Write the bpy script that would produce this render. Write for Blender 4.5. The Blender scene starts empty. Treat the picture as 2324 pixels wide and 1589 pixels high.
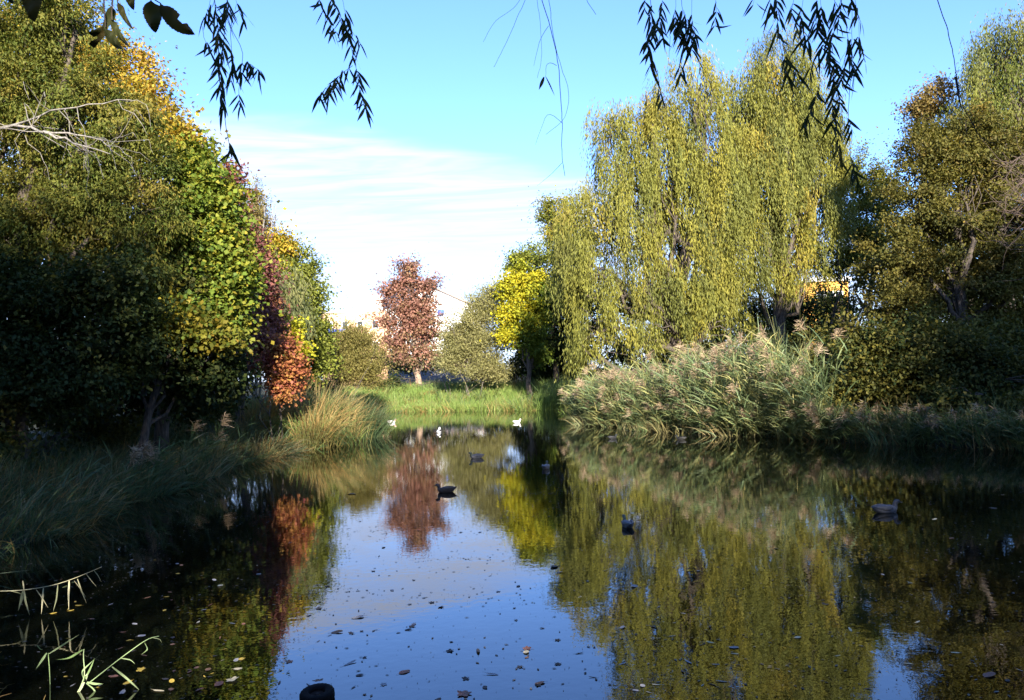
import bpy, math, random
import numpy as np
from mathutils import Vector, Matrix

C = bpy.context.scene.collection
rng = np.random.default_rng(11)
random.seed(11)

# ------------------------------------------------------------------ camera
FPX, W0, H0 = 1807.0, 2324.0, 1589.0            # focal length and frame of the photograph as measured
EYE = np.array((0.0, 0.0, 2.6))
PITCH = math.atan(50.5 / FPX); ROLL = math.radians(2.1)
_f = np.array((0, math.cos(PITCH), math.sin(PITCH)))
_u = np.array((0, -math.sin(PITCH), math.cos(PITCH)))
_r = np.array((1.0, 0, 0))
CR = _r * math.cos(ROLL) - _u * math.sin(ROLL)
CU = _u * math.cos(ROLL) + _r * math.sin(ROLL)
cam = bpy.data.cameras.new('camera'); camo = bpy.data.objects.new('camera', cam); C.objects.link(camo)
cam.sensor_fit = 'HORIZONTAL'; cam.sensor_width = 36.0; cam.lens = 36.0 * FPX / W0
cam.clip_start = 0.05; cam.clip_end = 3000
m3 = Matrix((tuple(CR), tuple(CU), tuple(-_f))).transposed()
camo.matrix_world = Matrix.Translation(Vector(EYE)) @ m3.to_4x4()
sc = bpy.context.scene; sc.camera = camo

def ray(x, y):
    return _f + CR * ((x - W0 / 2) / FPX) + CU * ((H0 / 2 - y) / FPX)
def P(x, y, Y):                                   # the point seen at (x, y) that stands Y metres ahead
    d = ray(x, y); return EYE + d * (Y / d[1])
def G(x, y, z=0.0):                               # the point of the level z seen at (x, y)
    d = ray(x, y); return EYE + d * ((z - EYE[2]) / d[2])

# ------------------------------------------------------------------ light
AZ, EL = math.radians(-9), math.radians(20)
LD = np.array((math.sin(AZ) * math.cos(EL), math.cos(AZ) * math.cos(EL), -math.sin(EL)))
sun = bpy.data.lights.new('sun', 'SUN'); sun.energy = 5.0; sun.angle = math.radians(0.5); sun.color = (1.0, 0.93, 0.80)
suno = bpy.data.objects.new('sun', sun); C.objects.link(suno)
suno.rotation_euler = Vector(LD).to_track_quat('-Z', 'Y').to_euler()

w = bpy.data.worlds.new('World'); sc.world = w; w.use_nodes = True
nt = w.node_tree; nt.nodes.clear()
def N(nt, t, **k):
    n = nt.nodes.new(t)
    for a, b in k.items(): setattr(n, a, b)
    return n
def L(nt, a, b): nt.links.new(a, b)
def M(nt, op, a, b=None, c=None, clamp=False):
    n = nt.nodes.new('ShaderNodeMath'); n.operation = op; n.use_clamp = clamp
    for i, v in enumerate((a, b, c)):
        if v is None: continue
        if isinstance(v, (int, float)): n.inputs[i].default_value = v
        else: nt.links.new(v, n.inputs[i])
    return n.outputs[0]
sky = N(nt, 'ShaderNodeTexSky'); sky.sky_type = 'NISHITA'; sky.sun_disc = False
sky.sun_elevation = EL; sky.sun_rotation = math.pi + AZ
sky.air_density = 1.0; sky.dust_density = 0.4; sky.ozone_density = 2.0
tint = N(nt, 'ShaderNodeMix', data_type='RGBA', blend_type='MULTIPLY'); tint.inputs[0].default_value = 1.0
L(nt, sky.outputs[0], tint.inputs[6]); tint.inputs[7].default_value = (1.16, 1.50, 2.3, 1)
tc = N(nt, 'ShaderNodeTexCoord'); sep = N(nt, 'ShaderNodeSeparateXYZ'); L(nt, tc.outputs['Generated'], sep.inputs[0])
zz = M(nt, 'MAXIMUM', sep.outputs[2], 0.004)
uu = M(nt, 'DIVIDE', sep.outputs[0], zz); vv = M(nt, 'DIVIDE', sep.outputs[1], zz)
cv = N(nt, 'ShaderNodeCombineXYZ'); L(nt, uu, cv.inputs[0]); L(nt, vv, cv.inputs[1])
nz = N(nt, 'ShaderNodeTexNoise'); nz.inputs['Scale'].default_value = 1.3; nz.inputs['Detail'].default_value = 5; L(nt, cv.outputs[0], nz.inputs['Vector'])
edge = M(nt, 'SUBTRACT', vv, M(nt, 'SMOOTH_MAX', M(nt, 'ADD', M(nt, 'MULTIPLY', uu, 0.95), 3.70), 2.95, 0.25))
edge = M(nt, 'ADD', edge, M(nt, 'MULTIPLY', M(nt, 'SUBTRACT', nz.outputs[0], 0.5), 0.6))
mask = N(nt, 'ShaderNodeMapRange', interpolation_type='SMOOTHSTEP'); L(nt, edge, mask.inputs[0])
mask.inputs[1].default_value = -0.08; mask.inputs[2].default_value = 0.28
# fine ripples of the cloud sheet, in the plane of the sheet
mp = N(nt, 'ShaderNodeMapping'); mp.inputs['Scale'].default_value = (0.9, 3.0, 1); mp.inputs['Rotation'].default_value = (0, 0, 0.42)
L(nt, cv.outputs[0], mp.inputs['Vector'])
rip = N(nt, 'ShaderNodeTexNoise'); rip.inputs['Scale'].default_value = 1.15; rip.inputs['Detail'].default_value = 4; rip.inputs['Roughness'].default_value = 0.55
rip.inputs['Distortion'].default_value = 1.4
L(nt, mp.outputs[0], rip.inputs['Vector'])
rr = N(nt, 'ShaderNodeMapRange'); L(nt, rip.outputs[0], rr.inputs[0]); rr.inputs[1].default_value = 0.34; rr.inputs[2].default_value = 0.64
rr.inputs[3].default_value = 0.34; rr.inputs[4].default_value = 1.0
cover = M(nt, 'MULTIPLY', mask.outputs[0], rr.outputs[0])
mix = N(nt, 'ShaderNodeMix', data_type='RGBA'); L(nt, cover, mix.inputs[0]); L(nt, tint.outputs[2], mix.inputs[6])
mix.inputs[7].default_value = (5.2, 6.0, 8.2, 1)
bg = N(nt, 'ShaderNodeBackground'); bg.inputs['Strength'].default_value = 0.055; L(nt, mix.outputs[2], bg.inputs['Color'])
out = N(nt, 'ShaderNodeOutputWorld'); L(nt, bg.outputs[0], out.inputs[0])
sc.view_settings.view_transform = 'Standard'; sc.view_settings.look = 'None'; sc.view_settings.gamma = 1.0
sc.view_settings.exposure = 1.85
sc.cycles.max_bounces = 6; sc.cycles.diffuse_bounces = 2; sc.cycles.glossy_bounces = 3; sc.cycles.transmission_bounces = 3
sc.cycles.transparent_max_bounces = 4; sc.cycles.caustics_reflective = False; sc.cycles.caustics_refractive = False

# ------------------------------------------------------------------ materials
def newmat(name):
    m = bpy.data.materials.new(name); m.use_nodes = True; m.node_tree.nodes.clear(); return m, m.node_tree
def leaf_mat(name, transl=0.35, rough=0.55, spec=0.12):
    m, t = newmat(name)
    a = N(t, 'ShaderNodeAttribute', attribute_name='tint')
    p = N(t, 'ShaderNodeBsdfPrincipled'); p.inputs['Roughness'].default_value = rough; p.inputs['Specular IOR Level'].default_value = spec
    L(t, a.outputs['Color'], p.inputs['Base Color'])
    tr = N(t, 'ShaderNodeBsdfTranslucent')
    mu = N(t, 'ShaderNodeMix', data_type='RGBA', blend_type='MULTIPLY'); mu.inputs[0].default_value = 1
    L(t, a.outputs['Color'], mu.inputs[6]); mu.inputs[7].default_value = (1.15, 1.1, 0.5, 1); L(t, mu.outputs[2], tr.inputs['Color'])
    s = N(t, 'ShaderNodeMixShader'); s.inputs[0].default_value = transl
    L(t, p.outputs[0], s.inputs[1]); L(t, tr.outputs[0], s.inputs[2])
    o = N(t, 'ShaderNodeOutputMaterial'); L(t, s.outputs[0], o.inputs[0]); return m
def noise_mat(name, c1, c2, scale=6, rough=0.85, stretch=(1, 1, 1), bump=0.0, spec=0.2, c3=None, detail=6):
    m, t = newmat(name)
    tcn = N(t, 'ShaderNodeTexCoord'); mpn = N(t, 'ShaderNodeMapping'); mpn.inputs['Scale'].default_value = stretch
    L(t, tcn.outputs['Object'], mpn.inputs['Vector'])
    n = N(t, 'ShaderNodeTexNoise'); n.inputs['Scale'].default_value = scale; n.inputs['Detail'].default_value = detail; L(t, mpn.outputs[0], n.inputs['Vector'])
    r = N(t, 'ShaderNodeValToRGB'); r.color_ramp.elements[0].position = 0.32; r.color_ramp.elements[1].position = 0.68
    r.color_ramp.elements[0].color = (*c1, 1); r.color_ramp.elements[1].color = (*c2, 1)
    if c3: e = r.color_ramp.elements.new(0.5); e.color = (*c3, 1)
    L(t, n.outputs[0], r.inputs[0])
    p = N(t, 'ShaderNodeBsdfPrincipled'); p.inputs['Roughness'].default_value = rough; p.inputs['Specular IOR Level'].default_value = spec
    L(t, r.outputs[0], p.inputs['Base Color'])
    if bump:
        b = N(t, 'ShaderNodeBump'); b.inputs['Strength'].default_value = bump; b.inputs['Distance'].default_value = 0.05
        L(t, n.outputs[0], b.inputs['Height']); L(t, b.outputs[0], p.inputs['Normal'])
    o = N(t, 'ShaderNodeOutputMaterial'); L(t, p.outputs[0], o.inputs[0]); return m
LEAF = leaf_mat('leaf'); GRASS = leaf_mat('grass_blade', 0.25, 0.55, 0.3); DRY = leaf_mat('dry_leaf', 0.1, 0.6, 0.3)
BARK = noise_mat('bark', (0.035, 0.028, 0.022), (0.12, 0.095, 0.075), 7, 0.9, (3, 3, 0.6), 0.4)
PALEBARK = noise_mat('pale_bark', (0.14, 0.125, 0.105), (0.29, 0.26, 0.23), 9, 0.8, (2, 2, 0.7), 0.3)
PLANEBARK = noise_mat('mottled_bark', (0.14, 0.09, 0.06), (0.38, 0.27, 0.20), 5, 0.85, (1, 1, 1), 0.3)
GREYBARK = noise_mat('grey_bark', (.07, .06, .05), (.17, .15, .125), 9, .85, (2, 2, .7), .3)
TWIG = noise_mat('twig', (0.05, 0.035, 0.03), (0.09, 0.07, 0.05), 12, 0.8)

# ------------------------------------------------------------------ mesh helpers
def tag(o, label=None, cat=None, group=None, kind=None):
    for k, v in (('label', label), ('category', cat), ('group', group), ('kind', kind)):
        if v: o[k] = v
    return o
def thing(name, label, cat, loc=(0, 0, 0), group=None, rz=0.0):
    o = bpy.data.objects.new(name, None); C.objects.link(o); o.location = tuple(float(v) for v in loc); o.rotation_euler = (0, 0, rz)
    return tag(o, label, cat, group)
def mesh(name, V, F, mat, parent=None, tintc=None, smooth=False):
    """V (n,3) world points; F (m,k) face indices, or a list of such arrays; one object at its parent's base."""
    V = np.asarray(V, dtype=np.float32)
    if parent is not None and not parent.get('_local'): V = V - np.array(parent_loc(parent), dtype=np.float32)
    Fs = F if isinstance(F, list) else [F]
    Fs = [np.asarray(f, dtype=np.int32) for f in Fs if len(f)]
    me = bpy.data.meshes.new(name)
    me.vertices.add(len(V)); me.vertices.foreach_set('co', V.ravel())
    loops = np.concatenate([f.ravel() for f in Fs]); tot = np.concatenate([np.full(len(f), f.shape[1], dtype=np.int32) for f in Fs])
    st = np.concatenate(([0], np.cumsum(tot)[:-1])).astype(np.int32)
    me.loops.add(len(loops)); me.loops.foreach_set('vertex_index', loops)
    me.polygons.add(len(tot)); me.polygons.foreach_set('loop_start', st); me.polygons.foreach_set('loop_total', tot)
    if smooth: me.polygons.foreach_set('use_smooth', np.ones(len(tot), dtype=bool))
    me.update(calc_edges=True); me.validate()
    if tintc is not None:
        at = me.attributes.new('tint', 'FLOAT_COLOR', 'POINT')
        c = np.ones((len(V), 4), dtype=np.float32); c[:, :3] = tintc; at.data.foreach_set('color', c.ravel())
    me.materials.append(mat)
    o = bpy.data.objects.new(name, me); C.objects.link(o)
    if parent is not None: o.parent = parent
    return o
def parent_loc(p):
    l = np.zeros(3)
    while p is not None: l += np.array(p.location); p = p.parent
    return l
def unit(a): return a / np.maximum(np.linalg.norm(a, axis=-1, keepdims=True), 1e-9)
def rdir(n): return unit(rng.normal(size=(n, 3)))
def pick(pal, n):
    """n colours from a palette [(weight, (r,g,b))...], blended a little toward a second pick."""
    wts = np.array([p[0] for p in pal], float); cs = np.array([p[1] for p in pal], float)
    a = cs[rng.choice(len(pal), n, p=wts / wts.sum())]; b = cs[rng.choice(len(pal), n, p=wts / wts.sum())]
    k = rng.random((n, 1)) * 0.5
    return a * (1 - k) + b * k
def leaves(pos, axis, nrm, ln, wd, col, fold=0.12, wide=0.45):
    """one folded rhombic leaf per row"""
    axis = unit(axis); side = unit(np.cross(axis, nrm)); up = np.cross(side, axis)
    ln = np.reshape(ln, (-1, 1)); wd = np.reshape(wd, (-1, 1))
    V = np.stack((pos, pos + axis * ln * wide + side * wd * .5 + up * wd * fold, pos + axis * ln,
                  pos + axis * ln * wide - side * wd * .5 + up * wd * fold), 1).reshape(-1, 3)
    F = np.arange(len(pos) * 4).reshape(-1, 4)
    return V, F, np.repeat(col * .66, 4, axis=0)
def join(parts):
    V, F, T, o = [], {}, [], 0
    for p in parts:
        v, f = p[0], p[1]; V.append(v)
        for g in (f if isinstance(f, list) else [f]):
            if len(g): F.setdefault(np.asarray(g).shape[1], []).append(np.asarray(g) + o)
        if len(p) > 2 and p[2] is not None: T.append(p[2])
        o += len(v)
    return np.concatenate(V), [np.concatenate(v) for v in F.values()], (np.concatenate(T) if T else None)
def tube(pts, rad, k=6):
    pts = np.asarray(pts, float); n = len(pts); rad = np.broadcast_to(rad, (n,))
    t = unit(np.gradient(pts, axis=0)); ref = np.array((0.0, 0, 1)) if abs(t[:, 2]).mean() < 0.8 else np.array((1.0, 0, 0))
    a = unit(np.cross(t, ref)); b = np.cross(t, a); th = np.linspace(0, 2 * np.pi, k, endpoint=False)
    V = pts[:, None] + rad[:, None, None] * (np.cos(th)[None, :, None] * a[:, None] + np.sin(th)[None, :, None] * b[:, None])
    i = np.arange(n - 1)[:, None] * k; j = np.arange(k)[None]; jn = (j + 1) % k
    F = np.stack((i + j, i + jn, i + k + jn, i + k + j), -1).reshape(-1, 4)
    return V.reshape(-1, 3), F
def wob(p0, p1, n=6, amp=0.1, sag=0.0):
    p0, p1 = np.asarray(p0, float), np.asarray(p1, float); t = np.linspace(0, 1, n)[:, None]
    d = np.linalg.norm(p1 - p0)
    q = p0 + (p1 - p0) * t + rng.normal(size=(n, 3)) * amp * d * (t * (1 - t) * 4)
    q[:, 2:] += sag * d * t * (1 - t) * 4
    return q
def ribbons(p0, d0, ln, wd, bend, col, seg=4, taper=0.85, facing=None):
    """grass blades: start points, start directions, length, width, downward bend"""
    n = len(p0); t = np.linspace(0, 1, seg)
    ln = np.reshape(ln, (-1, 1)); wd = np.reshape(wd, (-1, 1)); bend = np.reshape(bend, (-1, 1))
    d = unit(d0); side = unit(np.cross(d, rdir(n) if facing is None else facing))
    V = np.empty((n, seg, 2, 3)); p = p0.copy(); dirn = d.copy()
    for i in range(seg):
        wv = wd * max(0.04, (1 - t[i] ** 1.6 * taper)) * (0.6 if i == 0 else 1)
        V[:, i, 0] = p - side * wv * .5; V[:, i, 1] = p + side * wv * .5
        p = p + dirn * ln / (seg - 1); dirn = unit(dirn + np.array((0, 0, -1.0)) * bend / (seg - 1) * (0.5 + t[i] * 1.3))
    b = (np.arange(n) * seg * 2)[:, None]; i = (np.arange(seg - 1) * 2)[None]
    F = np.stack((b + i, b + i + 1, b + i + 3, b + i + 2), -1).reshape(-1, 4)
    return V.reshape(-1, 3), F, np.repeat(col * .74, seg * 2, axis=0)

# ------------------------------------------------------------------ pond outline and terrain
shore_px = [(130, 1700), (40, 1560), (-140, 1430), (-230, 1330), (-120, 1275), (20, 1262), (150, 1215), (300, 1143), (430, 1096), (560, 1052), (690, 1022),
            (770, 1006), (850, 990), (848, 972), (812, 955), (770, 940), (840, 938), (950, 934), (1060, 934), (1165, 932), (1260, 930), (1312, 932),
            (1318, 955), (1335, 966), (1420, 972), (1600, 985), (1790, 997), (1950, 1004), (2100, 1012), (2324, 1022), (2600, 1060), (2900, 1300), (2700, 1800), (2000, 2050), (900, 2050), (300, 1900)]
POND = np.array([G(x, y)[:2] for x, y in shore_px])
def pond_sd(q):
    """signed distance to the shore: negative over the water"""
    q = np.asarray(q, float); a = POND; b = np.roll(POND, -1, axis=0)
    dm = np.full(len(q), 1e9); ins = np.zeros(len(q), bool)
    for p0, p1 in zip(a, b):
        e = p1 - p0; t = np.clip(((q - p0) @ e) / (e @ e), 0, 1)
        dm = np.minimum(dm, np.linalg.norm(q - p0 - t[:, None] * e, axis=1))
        c = (p0[1] > q[:, 1]) != (p1[1] > q[:, 1])
        with np.errstate(divide='ignore', invalid='ignore'):
            xi = p0[0] + (q[:, 1] - p0[1]) * e[0] / (e[1] if e[1] else 1e-9)
        ins ^= c & (q[:, 0] < xi)
    return np.where(ins, -dm, dm)
def sstep(x, a, b): t = np.clip((x - a) / (b - a), 0, 1); return t * t * (3 - 2 * t)
def ground_z(q):
    q = np.atleast_2d(np.asarray(q, float))[:, :2]; d = pond_sd(q); Y = q[:, 1]
    far = sstep(Y, 45, 58)
    h = (0.55 + 0.35 * sstep(q[:, 0], -6, 0) * (1 - sstep(Y, 5, 12))) * (1 - far) + 1.35 * far
    z = -0.05 + h * sstep(d, -0.3, 3.5 + 7 * far)
    z = np.where(d < 0, np.maximum(-0.8, -0.05 + d * 0.35), z)
    lump = 0.10 * np.sin(q[:, 0] * 0.9 + 1.3 * np.sin(q[:, 1] * .45)) * np.cos(q[:, 1] * 0.75) + 0.05 * np.sin(q[:, 0] * 2.3 + q[:, 1] * 1.9)
    return z + lump * sstep(d, 0.2, 3) * (1 - sstep(np.hypot(q[:, 0], Y), 80, 140))
def gz(x, y): return float(ground_z([(x, y)])[0])
def axis_pts(lo, hi, fine_lo, fine_hi, step, n):
    a = np.arange(fine_lo, fine_hi, step)
    l = fine_lo - np.geomspace(step, fine_lo - lo, n)[::-1]; r = fine_hi + np.geomspace(step, hi - fine_hi, n)
    return np.concatenate((l, a, [fine_hi], r))
gx = axis_pts(-900, 900, -26, 34, 0.5, 22); gy = axis_pts(-500, 1600, -4, 76, 0.5, 24)
XX, YY = np.meshgrid(gx, gy); q = np.stack((XX.ravel(), YY.ravel()), 1)
GV = np.column_stack((q, ground_z(q))); nx, ny = len(gx), len(gy)
ii = (np.arange(ny - 1)[:, None] * nx + np.arange(nx - 1)[None]).ravel()
GF = np.stack((ii, ii + 1, ii + nx + 1, ii + nx), 1)
SOIL = noise_mat('soil', (0.018, 0.014, 0.009), (0.05, 0.042, 0.02), 1.3, 0.95, c3=(0.025, 0.03, 0.012), detail=10, bump=0.5)
o = mesh('ground', GV, GF, SOIL, smooth=True); tag(o, kind='structure')

# water
WM, t = newmat('pond_water')
tcn = N(t, 'ShaderNodeTexCoord'); mpn = N(t, 'ShaderNodeMapping'); mpn.inputs['Scale'].default_value = (1.0, 1.0, 1.0); L(t, tcn.outputs['Object'], mpn.inputs['Vector'])
n1 = N(t, 'ShaderNodeTexNoise'); n1.inputs['Scale'].default_value = 7; n1.inputs['Detail'].default_value = 2; L(t, mpn.outputs[0], n1.inputs['Vector'])
n2 = N(t, 'ShaderNodeTexNoise'); n2.inputs['Scale'].default_value = 0.25; n2.inputs['Detail'].default_value = 2; L(t, mpn.outputs[0], n2.inputs['Vector'])
hgt = M(t, 'MULTIPLY', n1.outputs[0], M(t, 'ADD', M(t, 'MULTIPLY', n2.outputs[0], 0.8), 0.6))
bp = N(t, 'ShaderNodeBump'); bp.inputs['Strength'].default_value = 1.0; bp.inputs['Distance'].default_value = 0.0008; L(t, hgt, bp.inputs['Height'])
dif = N(t, 'ShaderNodeBsdfDiffuse'); dif.inputs['Color'].default_value = (0.003, 0.0035, 0.002, 1)
gl = N(t, 'ShaderNodeBsdfGlossy'); gl.inputs['Roughness'].default_value = 0.015; gl.inputs['Color'].default_value = (1, 1, 1, 1)
L(t, bp.outputs[0], gl.inputs['Normal'])
fr = N(t, 'ShaderNodeFresnel'); fr.inputs['IOR'].default_value = 1.72; L(t, bp.outputs[0], fr.inputs['Normal'])
ms = N(t, 'ShaderNodeMixShader'); L(t, fr.outputs[0], ms.inputs[0]); L(t, dif.outputs[0], ms.inputs[1]); L(t, gl.outputs[0], ms.inputs[2])
o_ = N(t, 'ShaderNodeOutputMaterial'); L(t, ms.outputs[0], o_.inputs[0])
wv = np.array([(-40, -6, 0), (60, -6, 0), (60, 62, 0), (-40, 62, 0)], float)
wc = POND.mean(0); npd = len(POND)
ext = POND + unit(POND - wc) * 0.6
V = np.column_stack((np.vstack((ext, wc)), np.zeros(npd + 1)))
o = mesh('water', np.column_stack((ext, np.zeros(npd))), [np.arange(npd)[None, ::-1]], WM); tag(o, kind='structure')

# ------------------------------------------------------------------ trees
def blob_geo(b, Y):
    if b[0] == 'w': return np.array(b[1], float), np.array(b[2], float)
    x, y, rx, ry = b[:4]; dY = b[4] if len(b) > 4 else 0.0
    c = P(x, y, Y + dY); s = (Y + dY) / FPX
    rd = (b[5] if len(b) > 5 and b[5] else 0.9 * rx) * s
    return c, np.array((rx * s, rd, ry * s))
def lumpy(d):
    k = rng.normal(size=(5, 3)) * 3.0; ph = rng.random(5) * 6.28
    return np.sin(d @ k.T + ph).mean(1)
def crown_clumps(c, R, n, inner=0.35, lump=0.35):
    d = rdir(n); r = inner + (1 - inner) * rng.random(n) ** 0.45
    r = r * (1 + lump * lumpy(d)) * (1 + rng.normal(size=n) * 0.05)
    return c + d * r[:, None] * R, d
def crown_mesh(blobs, Y, n, size, pal, k=26, clump=0.35, droop=0.35, aspect=0.62, inner=0.35, flat=0.6, lump=0.35, stray=0.03, boughs=True, bs=0.92):
    geo = [blob_geo(b, Y) for b in blobs]
    area = np.array([g[1][0] * g[1][2] + g[1][1] * g[1][2] for g in geo]); area /= area.sum()
    parts, tips = [], []
    for (c, R), b, a in zip(geo, blobs, area):
        m = max(3, int(n * a / k)); Rm = (R[0] * R[1] * R[2]) ** (1 / 3)
        nb = int(np.clip(m // 9, 3, 34)) if boughs else 0
        if nb:
            bc, bd = crown_clumps(c, R * 0.86, nb, inner, lump); br = Rm * bs / nb ** 0.42 * (0.6 + 0.7 * rng.random(nb))
            bi = rng.integers(0, nb, m); e = rdir(m); e[:, 2] = np.where(rng.random(m) < .75, abs(e[:, 2]), e[:, 2])
            cc = bc[bi] + e * (0.45 + 0.6 * rng.random((m, 1))) * br[bi][:, None] * np.array((1, 1, .72)); dd = unit(e * .7 + bd[bi])
        else: cc, dd = crown_clumps(c, R, m, inner, lump)
        tips.append(cc)
        p = b[6] if len(b) > 6 and b[0] != 'w' else pal
        ccol = pick(p, m) if not nb else pick(p, nb)[bi] * .55 + pick(p, m) * .45; sc_ = clump * (0.6 + 0.8 * rng.random((m, 1)))
        idx = np.repeat(np.arange(m), k); nl = len(idx)
        off = (np.clip(rng.normal(size=(nl, 3)), -1.7, 1.7) * np.array((.8, .8, flat * .8)) + dd[idx] * rng.normal(size=(nl, 1)) * .9) * sc_[idx]
        off *= np.where(rng.random((nl, 1)) < stray, 1.9, 1.0)
        pos = cc[idx] + off
        ax = unit(dd[idx] * 0.6 + rdir(nl) * 0.9 + np.array((0, 0, -droop)))
        nr = unit(np.array((0, 0, 0.8)) + rdir(nl) * 0.8 + dd[idx] * 0.5)
        ln = size * (0.7 + 0.6 * rng.random(nl))
        col = ccol[idx] * (0.82 + 0.36 * rng.random((nl, 1))); j = rng.random(nl) < 0.12
        col[j] = pick(p, int(j.sum()))
        parts.append(leaves(pos, ax, nr, ln, ln * aspect, col))
    return join(parts), geo, tips
def skeleton(base, geo, tips, r0, ntw=8, stems=1, spread=0.3, split=0.35, twig=0.012, tw_amp=0.08):
    """trunk, limbs to every crown mass, twigs to the leaf clumps"""
    T, K = [], []
    tops = max(g[0][2] - 0.5 * g[1][2] for g in geo); base = np.asarray(base, float)
    cen = np.mean([g[0] for g in geo], axis=0)
    sp = []
    for s in range(stems):
        a = rng.random() * 6.28; off = np.array((math.cos(a), math.sin(a), 0)) * spread * (stems > 1)
        top = np.array((cen[0] + off[0] * 4, cen[1] + off[1] * 4, tops))
        pl = wob(base + off * 0.6 + np.array((0, 0, -0.3)), top, 9, 0.02)
        rr = r0 / math.sqrt(stems) * (np.linspace(1, 0.12, 9) ** 0.8); rr[0] *= 1.35
        T.append(tube(pl, rr, 9)); sp.append((pl, rr))
    for (c, R), tp in zip(geo, tips):
        pl, rr = sp[rng.integers(len(sp))]
        want = base[2] + (c[2] - base[2]) * (split + 0.25 * rng.random()); i = int(np.argmin(abs(pl[:, 2] - want)))
        lim = wob(pl[i], c, 7, 0.06, 0.05); r1 = max(rr[i] * 0.55, 0.02)
        K.append(tube(lim, np.linspace(r1, r1 * 0.3, 7), 6))
        for j in rng.choice(len(tp), min(ntw, len(tp)), replace=False):
            k = rng.integers(3, 7); K.append(tube(wob(lim[k], tp[j], 5, tw_amp), np.linspace(twig * 2, twig * 0.5, 5), 4))
    return join(T), join(K)
def tree(name, label, cat, bx, Y, blobs, n, size, pal, r0=0.18, bark=None, group=None, ntw=8, stems=1, twig=0.012, foliage='crown', base=None, split=0.35, spread=0.3, **kw):
    bark = bark or BARK
    b = P(bx, 870, Y) if base is None else np.array(base, float)
    b[2] = gz(b[0], b[1])
    root = thing(name, label, cat, b, group)
    (V, F, T), geo, tips = crown_mesh(blobs, Y, int(n * 1.35), size * 1.22, pal, **kw)
    (tv, tf, _), (kv, kf, _) = skeleton(b, geo, tips, r0, ntw, stems, spread, split, twig)
    mesh('trunk', tv, tf, bark, root, smooth=True)
    mesh('branches', kv, kf, TWIG if bark in (PALEBARK, PLANEBARK, GREYBARK) and 'poplar' not in name else bark, root, smooth=True)
    mesh(foliage, V, F, LEAF, root, T)
    return root

OLIVE = [(3, (.15, .18, .035)), (3, (.23, .23, .045)), (2, (.07, .12, .025)), (1.0, (.33, .26, .05)), (.5, (.36, .26, .05))]
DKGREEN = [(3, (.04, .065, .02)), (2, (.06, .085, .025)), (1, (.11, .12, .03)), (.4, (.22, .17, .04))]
LINDEN = [(3, (.16, .24, .035)), (3, (.26, .33, .045)), (2, (.10, .165, .03)), (1.4, (.50, .42, .05)), (.4, (.58, .38, .05))]
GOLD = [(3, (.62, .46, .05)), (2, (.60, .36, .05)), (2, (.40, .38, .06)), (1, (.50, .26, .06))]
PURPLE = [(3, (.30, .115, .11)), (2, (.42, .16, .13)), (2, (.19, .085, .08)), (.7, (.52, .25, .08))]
SHADEGOLD = [(2, (.42, .33, .04)), (1, (.36, .24, .035)), (2, (.17, .22, .035)), (1, (.10, .14, .03))]  # gold leaves with their partial shade darkened into the palette
FLAME = [(3, (.50, .16, .09)), (2, (.56, .24, .07)), (2, (.36, .10, .09)), (1, (.56, .34, .08))]
REDTREE = [(3, (.42, .19, .14)), (3, (.50, .27, .19)), (2, (.28, .14, .10)), (.8, (.42, .32, .13))]
LIME = [(3, (.27, .30, .05)), (3, (.20, .24, .045)), (2, (.38, .37, .06)), (1, (.12, .16, .03))]
YELLOW = [(3, (.74, .60, .03)), (3, (.58, .54, .04)), (2, (.36, .42, .05)), (1, (.34, .38, .04))]
GREENSH = [(3, (.12, .18, .03)), (2, (.17, .24, .035)), (1, (.26, .30, .04))]
SHRUB = [(3, (.34, .285, .085)), (2, (.26, .24, .07)), (1, (.40, .32, .12)), (1, (.18, .17, .05))]
PALEOL = [(3, (.40, .37, .15)), (2, (.32, .31, .12)), (1, (.48, .42, .19)), (1, (.20, .20, .07))]
WILLOW = [(3, (.30, .29, .055)), (3, (.24, .25, .06)), (2, (.38, .34, .06)), (1.3, (.155, .17, .05)), (.4, (.46, .36, .06))]
GREYWILL = [(3, (.22, .24, .10)), (2, (.17, .195, .075)), (1, (.28, .27, .10))]
BRONZE = [(3, (.23, .195, .04)), (3, (.165, .155, .036)), (2, (.085, .095, .03)), (1, (.25, .185, .05)), (.3, (.34, .22, .05))]
RUSTY = [(2, (.36, .24, .08)), (2, (.25, .20, .07)), (1, (.42, .27, .09))]
LB = 'trees along the left bank'; RB = 'trees on the right bank'; FB = 'trees on the far bank'

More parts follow.
